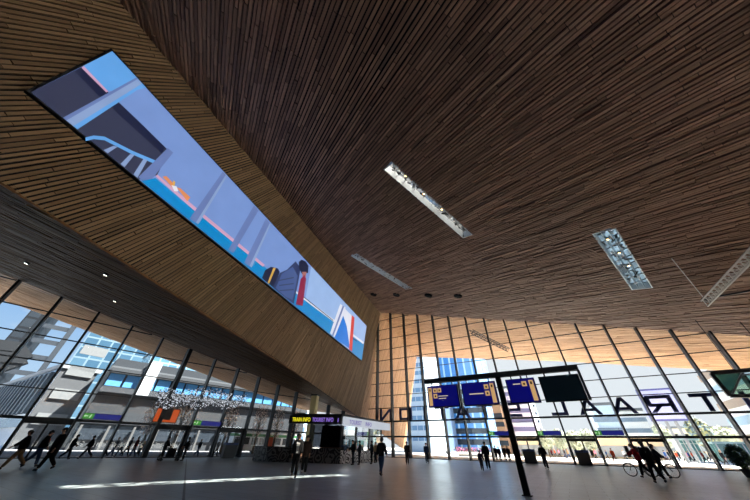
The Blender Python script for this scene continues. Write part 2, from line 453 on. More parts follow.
for k, q in enumerate(sky_quads):
    c = sum(q, Vector()) / 4
    M = Matrix.Identity(4)
    for i in range(3): M[i][0], M[i][1], M[i][2], M[i][3] = DSK[i], WSK[i], NC[i], c[i]
    t = thing('skylight', sk_lab[k], 'skylight', M, 'skylights in the wooden ceiling')
    hl, hw = 5.75, (.5, .72, .62)[k]
    mb = MB(); e = .09
    for y in (-1, 1):
        mb.box(-hl - e, hl + e, y * hw - (e if y < 0 else 0), y * hw + (e if y > 0 else 0), -.08, .75)
        mb.box(y * hl - (e if y < 0 else 0), y * hl + (e if y > 0 else 0), -hw, hw, -.08, .75)
    mb.build('frame', ALU, t)
    mb = MB(); mb.box(-hl, hl, -hw, hw, .68, .71); mb.build('glass_pane', (SKYG, SKYM, SKYD)[k], t)
    rl = random.Random(30 + k); mb = MB()
    for j in range(70):
        x, y = rl.uniform(-hl + .2, hl - .2), rl.uniform(-hw + .12, hw - .12); aa = rl.uniform(0, PI); d = Vector((math.cos(aa), math.sin(aa) * .5, rl.uniform(-.5, .5))).normalized() * rl.uniform(.12, .3)
        e_ = Vector((-d.y, d.x, rl.uniform(-.2, .2))).normalized() * .09; c0 = Vector((x, max(-hw + .2, min(hw - .2, y)), rl.uniform(.3, .6) if k == 0 else rl.uniform(-.02, .14)))
        mb.add([c0 - d - e_, c0 + d - e_, c0 + d + e_, c0 - d + e_], [(0, 1, 2, 3)], 0 if rl.random() < .45 else 1)
    tag(mb.build('glint_flakes', [ALU, BLACK], t), kind='stuff')  # bright and black flakes added to imitate glints in the glass
    for j in range((0, 2, 2)[k]):
        y = hw * (2 * (j + 1) / ((0, 2, 2)[k] + 1) - 1); mb = MB(); mb.box(-hl, hl, y - .012, y + .012, -.05, .67); mb.build('added_sun_blade', ALU, t)  # blades added to cut the sun coming through the opening
    for j in range(9):
        x = -hl + 2 * hl * (j + .5) / 9
        mb = MB(); mb.bar((x - .45, -hw, .5), (x + .45, hw, .5), .05, .09); mb.build('brace', GREY, t)
    for j in range(4):
        x = -hl + 2 * hl * (j + .7) / 4.4
        y = random.uniform(-.4, .4) * hw
        mb = MB(); mb.tube([(x, y, .5), (x, y, .32)], [.11, .13], 10); lo = mb.build('lamp', BLACK, t)
        if j < 3:
            mb = MB(); mb.tube([(x, y, .317), (x, y, .305)], .085, 10); mb.build('bulb', LAMP, lo)
for k, (px, py) in enumerate([(373.6, 294), (396.4, 294.4), (428.4, 295), (458, 295.5)]):
    P = ceil_at(px, py) - NC * .13; M = NC.to_track_quat('Z', 'Y').to_matrix().to_4x4(); M.translation = P
    t = thing('downlight', 'round black recessed downlight in the ceiling row, ' + ('closest to the screen wall', 'second from the screen wall', 'third from the screen wall', 'farthest from the screen wall')[k],
              'downlight', M, 'black downlights in the ceiling')
    mb = MB(); n = 20
    pr = [(.44, 0), (.5, -.06), (.6, -.07), (.62, .0), (.62, .2)]
    for (r0, z0), (r1, z1) in zip(pr, pr[1:]):
        mb.add([(r * math.cos(2 * PI * j / n), r * math.sin(2 * PI * j / n), z) for r, z in ((r0, z0), (r1, z1)) for j in range(n)],
               [(j, (j + 1) % n, n + (j + 1) % n, n + j) for j in range(n)])
    mb.build('rim', mat('matte_black_rim', (12, 12, 13), .8, spec=.1), t)
    mb = MB(); mb.tube([(0, 0, -.03), (0, 0, .03)], .46, 20); mb.build('lens', mat('dark_lens', (8, 8, 9), .8, spec=.1), t)
for k, (px, py) in enumerate([(107, 273.5), (116, 300), (28, 262)]):
    P = soff_at(px, py) - NS * .05; M = NS.to_track_quat('Z', 'Y').to_matrix().to_4x4(); M.translation = P
    t = thing('spotlight', ('small lit spotlight in the sloping soffit just under the screen wall edge', 'small lit spotlight in the sloping soffit nearer the left glass',
                            'small lit spotlight in the soffit at the far left')[k], 'spotlight', M, 'spotlights in the left soffit')
    mb = MB(); mb.tube([(0, 0, -.1), (0, 0, .02)], .16, 12); mb.build('housing', BLACK, t)
    mb = MB(); mb.tube([(0, 0, -.115), (0, 0, -.102)], .11, 12); mb.build('lens', glow('white_lamp', (255, 250, 235), 4), t)

# ------------------------------------------------------------------ LED screen on the leaning wall
scr = [bulk_at(*p) for p in [(28, 94), (109, 53), (365, 326), (360, 360)]]
sc_u = (scr[3] - scr[0]).normalized(); sc_c = sum(scr, Vector()) / 4
M = Matrix.Identity(4); sc_v = NB.cross(sc_u).normalized()
for i in range(3): M[i][0], M[i][1], M[i][2], M[i][3] = sc_u[i], sc_v[i], NB[i], sc_c[i]
Mi = M.inverted()
SCR = thing('video_screen', 'huge lit video screen showing blue sky and railings on the leaning wooden wall', 'screen', M)
def scp(p, h): 
    v = Mi @ bulk_at(*p)
    d = (bulk_at(*p) - EYE).normalized()
    return Vector((v.x, v.y, h))
corners = [scp(p, 0) for p in [(28, 94), (109, 53), (365, 326), (360, 360)]]
mb = MB(); cc = sum(corners, Vector()) / 4
out = [c + Vector((math.copysign(.12, c.x - cc.x), math.copysign(.1, c.y - cc.y), 0)) for c in corners]
mb.prism([Vector((c.x, c.y, .06)) for c in out], (0, 0, .26)); mb.build('housing', BLACK, SCR)
PIC = [glow('screen_%s' % n, c, s) for n, c, s in [
    ('periwinkle_sky', (122, 152, 212), .95), ('slate_wall', (52, 56, 80), 1), ('dark_navy', (28, 34, 62), 1), ('pale_rail', (138, 162, 205), 1),
    ('sky_blue', (96, 160, 225), 1.05), ('cyan_sill', (0, 132, 196), 1), ('lavender_post', (104, 124, 178), 1), ('orange', (222, 140, 90), 1), ('pink', (205, 160, 190), 1),
    ('jacket_blue', (70, 92, 145), 1), ('jacket_shade', (46, 58, 100), 1), ('red', (212, 62, 52), 1), ('white', (226, 228, 240), 1), ('crimson', (140, 36, 70), 1),
    ('bright_blue', (0, 118, 214), 1), ('skin', (170, 110, 105), 1), ('gold', (215, 170, 80), 1), ('haze', (150, 180, 225), 1.05)]]
PI_ = {n: i for i, n in enumerate(['sky', 'wall', 'navy', 'rail', 'sky2', 'cyan', 'post', 'orange', 'pink', 'jac', 'jacs', 'red', 'white', 'crimson', 'blue', 'skin', 'gold', 'haze'])}
pic = MB(); lay = [0]
def pp(m, *pts):
    lay[0] += 1
    pic.poly([scp(p, .325 + lay[0] * .0016) for p in pts], PI_[m])
def sb(x): return 94 + .8012 * (x - 28)            # bottom edge of the picture
def stp(x): return 53 + 1.0664 * (x - 109)         # top edge
pp('sky', (28, 94), (109, 53), (365, 326), (360, 360))
pp('sky2', (80, 68), (109, 53), (143, 89), (124, 94), (104, 92))
pp('haze', (309, 266.5), (365, 326), (362, 345), (303, 300))
pp('wall', (28, 94), (80, 68), (104, 93), (134, 121), (166, 152), (154, 176), (136, 180.5), (100, 151.7))
pp('navy', (71, 73), (80, 68), (104, 93), (134, 121), (166, 152), (160, 156), (128, 127), (96, 98))
pp('pink', (78, 69.5), (80.5, 68), (105, 93), (103, 94))
pp('rail', (59.6, 119.3), (133, 79), (140, 86), (74, 130.8))
pp('post', (59.6, 119.3), (133, 79), (134.5, 80.6), (63, 122))
pp('sky2', (70, 127.6), (139, 85), (140.5, 87.2), (74, 130.8))
hp = [(82, 140.5), (90, 138.5), (101, 139.5), (114, 146), (130, 154), (152, 163)]
for (a, b), (c, d) in zip(hp, hp[1:]): pp('sky2', (a, b - 1.6), (c, d - 1.6), (c, d + 2), (a, b + 2))
for x, y in ((110, 147), (127, 155), (140, 160)): pp('rail', (x, y), (x + 4, y + 1), (x - 6, sb(x - 6) - .3), (x - 10, sb(x - 10) - .3))
pp('post', (135, 178), (164.4, 149), (170, 153.6), (146, 183), (140, 183.5))
pp('cyan', (138, 182), (152, 179), (192, 212), (245, 254), (300, 296.5), (362, 343), (360, 360))
pp('pink', (152, 177), (154, 175.5), (190, 206), (245, 251), (262, 265), (260, 267), (192, 212))
pp('orange', (159, 177.5), (163, 177), (171, 185), (169.5, 189)); pp('orange', (173, 188), (177, 189), (187, 198), (184, 202))
pp('white', (168, 186), (173, 187), (175, 192), (171, 192)); pp('gold', (170, 181), (172, 183), (171, 187), (169, 186))
pp('white', (263, 268), (300, 296), (362, 342), (361.5, 344), (300, 298.5))
pp('navy', (300, 295.5), (331, 320), (331, 321), (300, 296.5))
for q in ([(219.6, 172.4), (224, 177), (194.4, 224.6), (186, 219.4)], [(251, 206), (255.6, 211), (230, 253.5), (225, 250)], [(263, 219), (268, 224.4), (248.5, 268), (241, 263)]): pp('post', *q)
pp('rail', (222.6, 175.6), (224, 177), (195, 224.6), (192.5, 223)); pp('rail', (267, 223.2), (268, 224.4), (248.5, 268), (246.5, 266))
pp('navy', (259, 278), (262, 270.5), (268, 267), (275, 268.5), (277, 272), (271, 288), (262, 281)); pp('gold', (270.5, 268), (273, 268), (266, 284), (264.5, 283))
pp('jacs', (270, 287.5), (277, 273), (284, 270), (293, 261.5), (298, 268), (296, 280), (291, 304), (283, 298.2))
pp('jac', (273, 288), (279, 274), (290, 267), (295, 276), (290, 300), (283, 297)); 
for k in range(3): pp('jacs', (276 + k * .3, 280 + 5 * k), (291, 277 + 6 * k), (291, 278.3 + 6 * k), (276 + k * .3, 281.2 + 5 * k))
pp('navy', (296, 262), (299, 259.8), (303, 261.5), (306, 266), (305.5, 273), (299.5, 274.5), (296.5, 269))
pp('skin', (299.5, 272), (304, 272), (303, 277), (300, 278)); pp('crimson', (298, 279), (302, 275), (303.5, 279), (300, 306), (293, 304.5))
pp('white', (338, 304), (343.5, 307.5), (333, 338), (327.5, 333.2)); pp('post', (340.5, 305.5), (342, 306.5), (331, 336), (329.5, 335))
pp('white', (342, 308), (351, 317), (347.5, 349.5), (333, 338)); pp('blue', (341, 315.6), (344.5, 326), (347.8, 349), (332, 337.5))
pp('red', (349.6, 315), (352.4, 317.6), (349.8, 351.4), (346.8, 349))
pp('navy', (351, 338), (354.5, 340.5), (354.5, 341.5), (351, 339))
pic.build('picture', PIC, SCR)

# ------------------------------------------------------------------ station name in letters on the front glass (seen from behind)
NAVY = mat('dark_blue_letter', (52, 56, 112), .45)
SIGN = thing('station_sign', 'large dark blue letters of the station name across the front glass, read from behind', 'sign', FR)
def strokes(ch):
    w, t = 1.2, .42      # half width, stroke
    H = 1.75
    if ch == 'N': return [[(-w, 0), (-w + t, 0), (-w + t, H), (-w, H)], [(w - t, 0), (w, 0), (w, H), (w - t, H)], [(-w, H), (-w + t * 1.2, H), (w, 0), (w - t * 1.2, 0)]]
    if ch == 'O': return [[(-w, 0), (-w + t, 0), (-w + t, H), (-w, H)], [(w - t, 0), (w, 0), (w, H), (w - t, H)], [(-w + t, 0), (w - t, 0), (w - t, .34), (-w + t, .34)], [(-w + t, H - .34), (w - t, H - .34), (w - t, H), (-w + t, H)]]
    if ch == 'I': return [[(-t / 2, 0), (t / 2, 0), (t / 2, H), (-t / 2, H)]]
    if ch == 'T': return [[(-t / 2, 0), (t / 2, 0), (t / 2, H), (-t / 2, H)], [(-w, H - .36), (w, H - .36), (w, H), (-w, H)]]
    if ch == 'A': return [[(-w, 0), (-w + .46, 0), (.22, H), (-.22, H)], [(w - .46, 0), (w, 0), (.22, H), (-.22, H)], [(-.72, .38), (.72, .38), (.56, .68), (-.56, .68)]]
    if ch == 'S': return [[(-w, 0), (w, 0), (w, .34), (-w, .34)], [(-w, H - .34), (w, H - .34), (w, H), (-w, H)], [(-w, .71), (w, .71), (w, 1.04), (-w, 1.04)],
                          [(w - t, .34), (w, .34), (w, .71), (w - t, .71)], [(-w, 1.04), (-w + t, 1.04), (-w + t, H - .34), (-w, H - .34)]]
    if ch == 'L': return [[(-w * .8, 0), (-w * .8 + t, 0), (-w * .8 + t, H), (-w * .8, H)], [(-w * .8 + t, 0), (w * .8, 0), (w * .8, .36), (-w * .8 + t, .36)]]
    if ch == 'R': return [[(-w, 0), (-w + t, 0), (-w + t, H), (-w, H)], [(-w + t, H - .34), (w - .1, H - .34), (w, H - .12), (w - .12, H), (-w + t, H)], [(-w + t, .6), (w - .1, .6), (w, .76), (w, .92), (-w + t, .92)],
                          [(w - t, .92), (w, .92), (w, H - .2), (w - t, H - .34)], [(.0, .6), (.5, .6), (w, 0), (w - .5, 0)]]
    if ch == 'E': return [[(-w, 0), (-w + t, 0), (-w + t, H), (-w, H)]] + [[(-w + t, z), (w, z), (w, z + .34), (-w + t, z + .34)] for z in (0, .7, 1.41)]
    return []
for ch, a in [('N', -26.5), ('O', -22.6), ('I', -19.1), ('T', -16.1), ('A', -12.8), ('T', -9.4), ('S', -5.7), ('L', .1), ('A', 3.5), ('A', 7.0), ('R', 10.55), ('T', 14.5), ('N', 18.5), ('E', 22.2)]:
    mb = MB()
    for st in strokes(ch):
        mb.prism([(a - x, .14, 5.03 + z) for x, z in st], (0, .16, 0))
    o = mb.build('letter', NAVY, SIGN); o['label'] = 'letter %s, reversed' % ch

# ------------------------------------------------------------------ departures display on its post
PB = floor_at(527.5, 496); M = FR.copy(); M.translation = PB
DS = thing('information_display', 'tall steel post carrying a beam with three blue information screens and a dark one', 'display', M)
mb = MB(); mb.box(-.11, .11, -.09, .09, .02, 4.0); mb.build('post', STEEL, DS)
mb = MB(); mb.box(-.17, .17, -.15, .15, 0, .025); mb.build('base_plate', STEEL, DS)
BEAM = mat('slate_grey_steel', (58, 60, 64), .5, .2); mb = MB(); mb.box(-3.48, 3.06, -.14, .14, 3.88, 4.06); mb.build('beam', BEAM, DS)
mb = MB(); mb.box(2.99, 3.07, -.12, .12, 2.84, 3.87); mb.build('end_frame', BEAM, DS)
BLUE = glow('screen_deep_blue', (10, 12, 108), .75); OR = glow('display_tan', (214, 172, 116), .8); TXT = glow('screen_text', (225, 205, 170), .8)
DARK = mat('dark_glass_screen', (30, 58, 74), .3, var=.3)
for k, (x0, x1, side) in enumerate([(-3.39, -1.87, -1), (-1.68, -.18, 1), (.27, 1.40, 1), (1.56, 2.97, 0)]):
    mb = MB(); mb.box(x0, x1, -.07, .07, 2.83, 3.745); p = mb.build('screen_housing', BLACK, DS)
    for xx in (x0 + .25, x1 - .25): mb = MB(); mb.box(xx - .02, xx + .02, -.03, .03, 3.76, 3.87); mb.build('hanger', STEEL, DS)
    mb = MB(); mb.poly([(x0 + .04, -.075, 2.87), (x1 - .04, -.075, 2.87), (x1 - .04, -.075, 3.73), (x0 + .04, -.075, 3.73)]); mb.build('screen', BLUE if side else DARK, p)
    if side:
        mb = MB(); y = -.08
        def rr(xa, xb, za, zb, mi=0): mb.poly([(xa, y, za), (xb, y, za), (xb, y, zb), (xa, y, zb)], mi)
        s0 = x0 + .07 if side < 0 else x1 - .24
        rr(s0, s0 + .17, 2.9, 3.66)
        ic = [(s0 + .24, 3.44), (s0 + .46, 3.44), (s0 + .24, 3.2)] if side < 0 else ([(s0 - .25, 3.44), (s0 - .25, 3.18)] if k == 1 else [(s0 - .28, 3.44)])
        for xx, zz in ic:
            rr(xx, xx + .19, zz, zz + .19)
        y = -.083
        for xx, zz in ic: rr(xx + .06, xx + .13, zz + .05, zz + .13, 2)
        rr(s0 + .05, s0 + .12, 3.5, 3.6, 2)
        if side < 0: rr(s0 + .48, s0 + .95, 3.27, 3.3, 1); rr(s0 + .48, s0 + .85, 3.17, 3.2, 1)
        elif k == 1: rr(s0 - .95, s0 - .32, 3.26, 3.3, 1)
        else: rr(s0 - .62, s0 - .33, 3.52, 3.56, 1)
        mb.build('pictograms', [OR, TXT, mat('pictogram_black', (20, 20, 30), .5)], p)

# ------------------------------------------------------------------ information kiosk
K0, K1, K2 = Vector((-2.9, 30.9, 0)), Vector((-7.85, 31.6, 0)), Vector((1.3, 37.9, 0))
K3 = K1 + (K2 - K0)
kx = (K0 - K1).normalized(); kw = (K0 - K1).length; kd_v = (K2 - K0); kd = kd_v.length; ky = kd_v.normalized()
Mk = Matrix.Identity(4)
for i in range(3): Mk[i][0], Mk[i][1], Mk[i][3] = kx[i], ky[i], K1[i]      # slightly skewed plan: x along the front, y along the right side
KI = thing('information_kiosk', 'dark information kiosk with yellow and purple lit signs and white flower-patterned panels', 'kiosk')
def kp(x, y, z): v = Mk @ Vector((x, y, 0)); return Vector((v.x, v.y, z))
def kprism(mb, x0, x1, y0, y1, z0, z1, mi=0):
    mb.prism([kp(x0, y0, z0), kp(x1, y0, z0), kp(x1, y1, z0), kp(x0, y1, z0)], (0, 0, z1 - z0), mi)
def pattern_mat(name, ca, cb_, pos):
    m = bpy.data.materials.new(name); m.use_nodes = True; nt = m.node_tree; N, L = nt.nodes, nt.links
    b = N['Principled BSDF']; b.inputs['Roughness'].default_value = .4
    tc = N.new('ShaderNodeTexCoord'); vo = N.new('ShaderNodeTexVoronoi'); vo.feature = 'F1'; vo.inputs['Scale'].default_value = 1.7
    nz = N.new('ShaderNodeTexNoise'); nz.inputs['Scale'].default_value = 2.2; nz.inputs['Detail'].default_value = 2
    mv = N.new('ShaderNodeMix'); mv.data_type = 'VECTOR'; mv.inputs[0].default_value = .25
    L.new(tc.outputs['Object'], nz.inputs['Vector']); L.new(tc.outputs['Object'], mv.inputs[4]); L.new(nz.outputs['Color'], mv.inputs[5])
    L.new(mv.outputs[1], vo.inputs['Vector'])
    wv = N.new('ShaderNodeMath'); wv.operation = 'SINE'
    ml = N.new('ShaderNodeMath'); ml.operation = 'MULTIPLY'; ml.inputs[1].default_value = 24
    L.new(vo.outputs['Distance'], ml.inputs[0]); L.new(ml.outputs[0], wv.inputs[0])
    rp = N.new('ShaderNodeValToRGB'); rp.color_ramp.interpolation = 'CONSTANT'
    rp.color_ramp.elements[0].color = lin(ca); rp.color_ramp.elements[1].position = pos; rp.color_ramp.elements[1].color = lin(cb_)
    mr = N.new('ShaderNodeMapRange'); mr.inputs[1].default_value = -1
    L.new(wv.outputs[0], mr.inputs[0]); L.new(mr.outputs[0], rp.inputs['Fac']); L.new(rp.outputs['Color'], b.inputs['Base Color'])
    return m
PAT = pattern_mat('flower_pattern_panel', (34, 33, 34), (122, 120, 117), .55); PATLIT = pattern_mat('lit_flower_pattern_panel', (40, 40, 42), (238, 238, 236), .3)  # one flower pattern, in a shaded tone and a lit tone
KD = mat('charcoal_panel', (30, 29, 30), .5)
mb = MB(); kprism(mb, 0, kw, 0, .12, 0, 1.12); mb.build('patterned_base', PAT, KI)
mb = MB(); kprism(mb, kw - .12, kw + .01, .12, kd, 0, 1.0); sp_ = mb.build('patterned_base', PATLIT, KI); sp_['label'] = 'flower-patterned panel in a lighter, lit tone'
mb = MB(); kprism(mb, 1.9, kw + .05, -.3, .25, 1.14, 1.2); mb.build('counter', mat('brown_wood_counter', (96, 66, 48), .5), KI)
mb = MB(); kprism(mb, -.1, kw + .1, -.15, kd + .3, 3.72, 3.9); mb.build('roof', KD, KI)
mb = MB(); kprism(mb, -.3, kw + .1, -.4, -.12, 3.05, 3.72); mb.build('front_sign', KD, KI)
mb = MB(); kprism(mb, kw + .02, kw + .25, -.12, kd + 1.6, 2.95, 3.68); ss = mb.build('side_sign', glow('white_lit_sign', (206, 214, 226), .75), KI); ss['label'] = 'white lit sign along the right side'
for x, y in ((0, 0), (1.75, 0), (kw - .12, 0), (kw - .12, 2.6), (kw - .12, 5.2), (kw - .12, kd - .2), (0, kd - .2)):
    mb = MB(); kprism(mb, x, x + .12, y, y + .14, 0 if y == 0 and x < 1 else 1.0, 3.72); mb.build('column', STEEL, KI)
mb = MB(); kprism(mb, 1.9, kw - .12, .05, .07, 1.2, 3.06); mb.build('front_glazing', glass('dark_tinted_glass', (.25, .26, .28)), KI)
mb = MB(); kprism(mb, kw - .07, kw - .05, .14, kd - .2, 1.0, 2.96); mb.build('side_glazing', GLASS, KI)
mb = MB(); kprism(mb, 1.9, kw - .6, 1.6, 1.7, 0, 3.0); mb.build('inner_wall', KD, KI)
mb = MB(); kprism(mb, 2.6, 2.7, 1.7, kd - .3, .6, 3.5); mb.build('white_partition', WHITE, KI)
mb = MB(); kprism(mb, 1.6, kw - 1.0, 2.0, kd - .8, 3.62, 3.66); mb.build('ceiling_lamp', glow('cool_white_light', (225, 238, 245), 14), KI)
for j in range(3):
    mb = MB(); kprism(mb, kw - 1.4, kw - 1.0, 2.0 + j * 1.7, 3.2 + j * 1.7, 1.0, 1.5 + .3 * j); mb.build('shelf_unit', mat('teal_grey_shelf', (90, 110, 112), .6), KI)
def kframe(x, y, z, xd, yd=Vector((0, 0, 1))):
    m = Matrix.Identity(4); zd = xd.cross(yd); o = kp(x, y, z)
    for i in range(3): m[i][0], m[i][1], m[i][2], m[i][3] = xd[i], yd[i], zd[i], o[i]
    return m
YEL = glow('yellow_lit_letters', (238, 226, 40), 1.1); PUR = glow('violet_lit_letters', (150, 118, 225), 1.0); PUR2 = glow('purple_letters', (112, 92, 190), .7)
text_mesh('yellow_lettering', 'TRAIN INFO', kframe(.05, -.41, 3.22, kx), .48, YEL, KI, .01, .006, 0.72)
text_mesh('purple_lettering', 'TOURIST INFO', kframe(2.15, -.41, 3.22, kx), .48, PUR, KI, .01, .006, 0.68)
text_mesh('information_symbol', 'i', kframe(4.75, -.41, 3.2, kx), .5, PUR, KI, .01, .012)
text_mesh('side_lettering', 'TOURIST', kframe(kw + .26, .8, 3.12, ky), .52, PUR2, KI, .005, .006, 1.1)
text_mesh('side_lettering', 'INFO', kframe(kw + .26, 3.9, 3.12, ky), .52, PUR2, KI, .005, .006, 1.1)
# low patterned counter wall to the left of the kiosk
CW = MB(); q0, q1 = K1 + Vector((-.05, 0, 0)), floor_at(252, 460.4)
n = 8; pts = []
nrm = Vector((-(q1 - q0).y, (q1 - q0).x, 0)).normalized()
if nrm.y > 0: nrm = -nrm
for i in range(n + 1):
    t = i / n; pts.append(q0.lerp(q1, t) + nrm * (.5 * math.sin(PI * t)))
for a, b in zip(pts, pts[1:]):
    CW.prism([a, b, b - nrm * .5, a - nrm * .5], (0, 0, 1.12))
LW = thing('counter_wall', 'low curved dark counter wall with flower pattern left of the kiosk', 'counter')
CW.build('body', PAT, LW)
mb = MB()
for a, b in zip(pts, pts[1:]): mb.prism([a + Vector((0, 0, 1.125)) + nrm * .06, b + Vector((0, 0, 1.125)) + nrm * .06, b + Vector((0, 0, 1.125)) - nrm * .56, a + Vector((0, 0, 1.125)) - nrm * .56], (0, 0, .05))
mb.build('top', KD, LW)
# pale column behind the kiosk sign
P = floor_at(306.5, 459.4)
t = thing('column', 'square cream pillar rising behind the kiosk sign', 'pillar', at(P, -.3))
mb = MB(); mb.box(-.4, .4, -.35, .35, .12, 6.6); mb.build('shaft', mat('cream_plaster', (226, 205, 150), .6), t)
mb = MB(); mb.box(-.5, .5, -.45, .45, 0, .12); mb.build('base', KD, t)
mb = MB(); mb.box(-.48, .48, -.43, .43, 6.6, 6.72); mb.build('cap', KD, t)

# ------------------------------------------------------------------ people
SKINQ = []
def skin_obj(name, verts, edges, rad, m, parent, root=0):
    me = bpy.data.meshes.new(name); me.from_pydata([tuple(v) for v in verts], edges, []); me.update()
    o = bpy.data.objects.new(name, me); C.objects.link(o); o.parent = parent
    me.materials.append(m)
    o.modifiers.new('Skin', 'SKIN'); s = o.modifiers.new('Sub', 'SUBSURF'); s.levels = 1; s.render_levels = 1
    for i, sv in enumerate(me.skin_vertices[0].data):
        sv.radius = (rad[i], rad[i]); sv.use_root = (i == root)
    SKINQ.append((o, m)); return o
def finish_skins():
    dg = bpy.context.evaluated_depsgraph_get(); res = []
    for o, m in SKINQ:
        res.append((o, m, bpy.data.meshes.new_from_object(o.evaluated_get(dg))))
    for o, m, me in res:
        old = o.data; o.modifiers.clear(); me.materials.clear(); me.materials.append(m)
        me.polygons.foreach_set('material_index', [0] * len(me.polygons))
        me.polygons.foreach_set('use_smooth', [True] * len(me.polygons)); o.data = me; bpy.data.meshes.remove(old)
    SKINQ.clear()
SKIN = mat('skin', (186, 138, 112), .5); SKIN2 = mat('brown_skin', (120, 82, 62), .5)
HAIR = {'dark': mat('dark_hair', (26, 20, 18), .6), 'brown': mat('brown_hair', (74, 48, 32), .6), 'fair': mat('fair_hair', (150, 118, 74), .6), 'grey': mat('grey_hair', (120, 118, 116), .6)}
SHOE = mat('black_shoe', (18, 17, 18), .5); SHOEW = mat('white_shoe', (205, 205, 200), .5)
def cloth(name, col): return mat(name, col, .85, var=.15, scale=9, spec=.2)
BLK = cloth('black_cloth', (20, 20, 23)); NVY = cloth('navy_cloth', (26, 32, 50)); DGR = cloth('charcoal_cloth', (42, 42, 46)); JEAN = cloth('blue_denim', (46, 66, 98))
RED = cloth('red_cloth', (150, 26, 34)); TAN = cloth('tan_cloth', (150, 122, 92)); WHT = cloth('white_cloth', (205, 205, 205)); ORG = cloth('rust_orange_cloth', (176, 72, 40))
GRN = cloth('olive_cloth', (70, 76, 52)); BLU = cloth('mid_blue_cloth', (40, 74, 130)); PNK = cloth('pink_cloth', (196, 120, 140)); MAR = cloth('maroon_cloth', (98, 28, 36))
X, Y, ZV = Vector((1, 0, 0)), Vector((0, 1, 0)), Vector((0, 0, 1))
def person(label, P, face, h=1.75, legs=((.0, .05), (.0, .05)), arms=((.0, .15), (.0, .15)), lean=.03, top=BLK, bottom=DGR, coat=0.0, hair='dark', skin=SKIN,
           shoe=SHOE, group=None, open_front=None, bag=None, abd=(.10, .10), long_hair=False, skirt=None, pitch_feet=(0, 0)):
    """legs: (swing, knee flex) for left and right, arms: (swing, elbow bend); the figure faces +y before it is turned to 'face' (radians about z)"""
    s = h / 1.75
    t = thing('person', label, 'person', at(P, face), group)
    pel = Vector((0, 0, .93)); U = Vector((0, math.sin(lean), math.cos(lean)))
    J = {}
    for i, sx in ((0, -1), (1, 1)):
        a, k = legs[i]; hip = pel + X * (.09 * sx) - ZV * .03
        kn = hip + (Y * math.sin(a) - ZV * math.cos(a)) * .43
        b = a - k; an = kn + (Y * math.sin(b) - ZV * math.cos(b)) * .41
        fp = b + pitch_feet[i]
        fd = Y * math.cos(fp) + ZV * math.sin(fp) * .6
        J['hip', i], J['kn', i], J['an', i], J['heel', i], J['toe', i] = hip, kn, an, an - fd * .05 - ZV * .045, an + fd * .16 - ZV * .05
    lo = min(min(J['heel', i].z, J['toe', i].z) for i in (0, 1)); sh = Vector((0, 0, .035 - lo))
    for k in J: J[k] = J[k] + sh
    pel = pel + sh
    wa, ch, nb, nk, h0, h1, h2 = (pel + U * d for d in (.17, .38, .52, .575, .62, .69, .765))
    hd = Y * .025
    h0, h1, h2 = h0 + hd * .5, h1 + hd, h2 + hd * .6
    for i, sx in ((0, -1), (1, 1)):
        a, k = arms[i]; sho = pel + U * .475 + X * (.175 * sx)
        A = a
        d1 = (Y * math.sin(A) - ZV * math.cos(A)); d1 = (d1 + X * sx * abd[i]).normalized()
        el = sho + d1 * .29
        d2 = (Y * math.sin(A + k) - ZV * math.cos(A + k)); d2 = (d2 + X * sx * abd[i] * .3).normalized()
        wr = el + d2 * .25
        J['sho', i], J['el', i], J['wr', i], J['hd', i] = sho, el, wr, d2
    sc = lambda L: [v * s for v in L]
    # body: one continuous skin with legs, arms, five fingers a side, neck and head
    V = [pel, wa, ch, nb, nk, h0, h1, h2]; E = [(i, i + 1) for i in range(7)]; R = [.14, .125, .14, .075, .062, .076, .108, .078]
    for i, sx in ((0, -1), (1, 1)):
        n = len(V); V += [J['hip', i], J['kn', i], J['an', i], J['toe', i]]; R += [.082, .055, .038, .03]; E += [(0, n), (n, n + 1), (n + 1, n + 2), (n + 2, n + 3)]
        n = len(V); d = J['hd', i]; pm = J['wr', i] + d * .075
        V += [J['sho', i], J['el', i], J['wr', i], pm]; R += [.056, .042, .029, .032]; E += [(2, n), (n, n + 1), (n + 1, n + 2), (n + 2, n + 3)]
        side = Y - d * Y.dot(d); side = side.normalized() if side.length > .1 else ZV
        inn = -X * sx
        for q in range(4):
            o = side * (.027 - .018 * q); L = (.07, .08, .075, .058)[q]; m0 = len(V)
            V += [pm + o * 1.0 + d * .03, pm + o * 1.15 + d * (.03 + L * .5) + inn * .006, pm + o * 1.15 + d * (.03 + L * .9) + inn * .028]
            R += [.0095, .009, .007]; E += [(n + 3, m0), (m0, m0 + 1), (m0 + 1, m0 + 2)]
        m0 = len(V); V += [J['wr', i] + d * .04 + side * .035, J['wr', i] + d * .085 + side * .055 + inn * .015]; R += [.011, .009]; E += [(n + 2, m0), (m0, m0 + 1)]
    skin_obj('body', sc(V), E, sc(R), skin, t)
    # trousers or bare legs with a skirt
    V = [pel + ZV * .1, pel]; R = [.155, .175]; E = [(0, 1)]
    if not skirt:
        for i in (0, 1):
            n = len(V); mid = (J['kn', i] + J['hip', i]) / 2
            V += [J['hip', i] - ZV * .04, J['kn', i], J['an', i] + ZV * .0]; R += [.125, .095, .075]; E += [(1, n), (n, n + 1), (n + 1, n + 2)]
        skin_obj('trousers', sc(V), E, sc(R), bottom, t)
    # jacket
    V = [pel - ZV * .06, wa, ch, pel + U * .49, nb + U * .02]; R = [.205, .19, .215, .14, .08]; E = [(0, 1), (1, 2), (2, 3), (3, 4)]
    for i in (0, 1):
        n = len(V); V += [J['sho', i], J['el', i], J['wr', i] - J['hd', i] * .02]; R += [.115, .095, .07]; E += [(2, n), (n, n + 1), (n + 1, n + 2)]
    if coat:
        n = len(V); V += [pel - ZV * coat * .5, pel - ZV * coat]; R += [.205, .225]; E += [(0, n), (n, n + 1)]
    skin_obj('jacket', sc(V), E, sc(R), top, t, root=1)
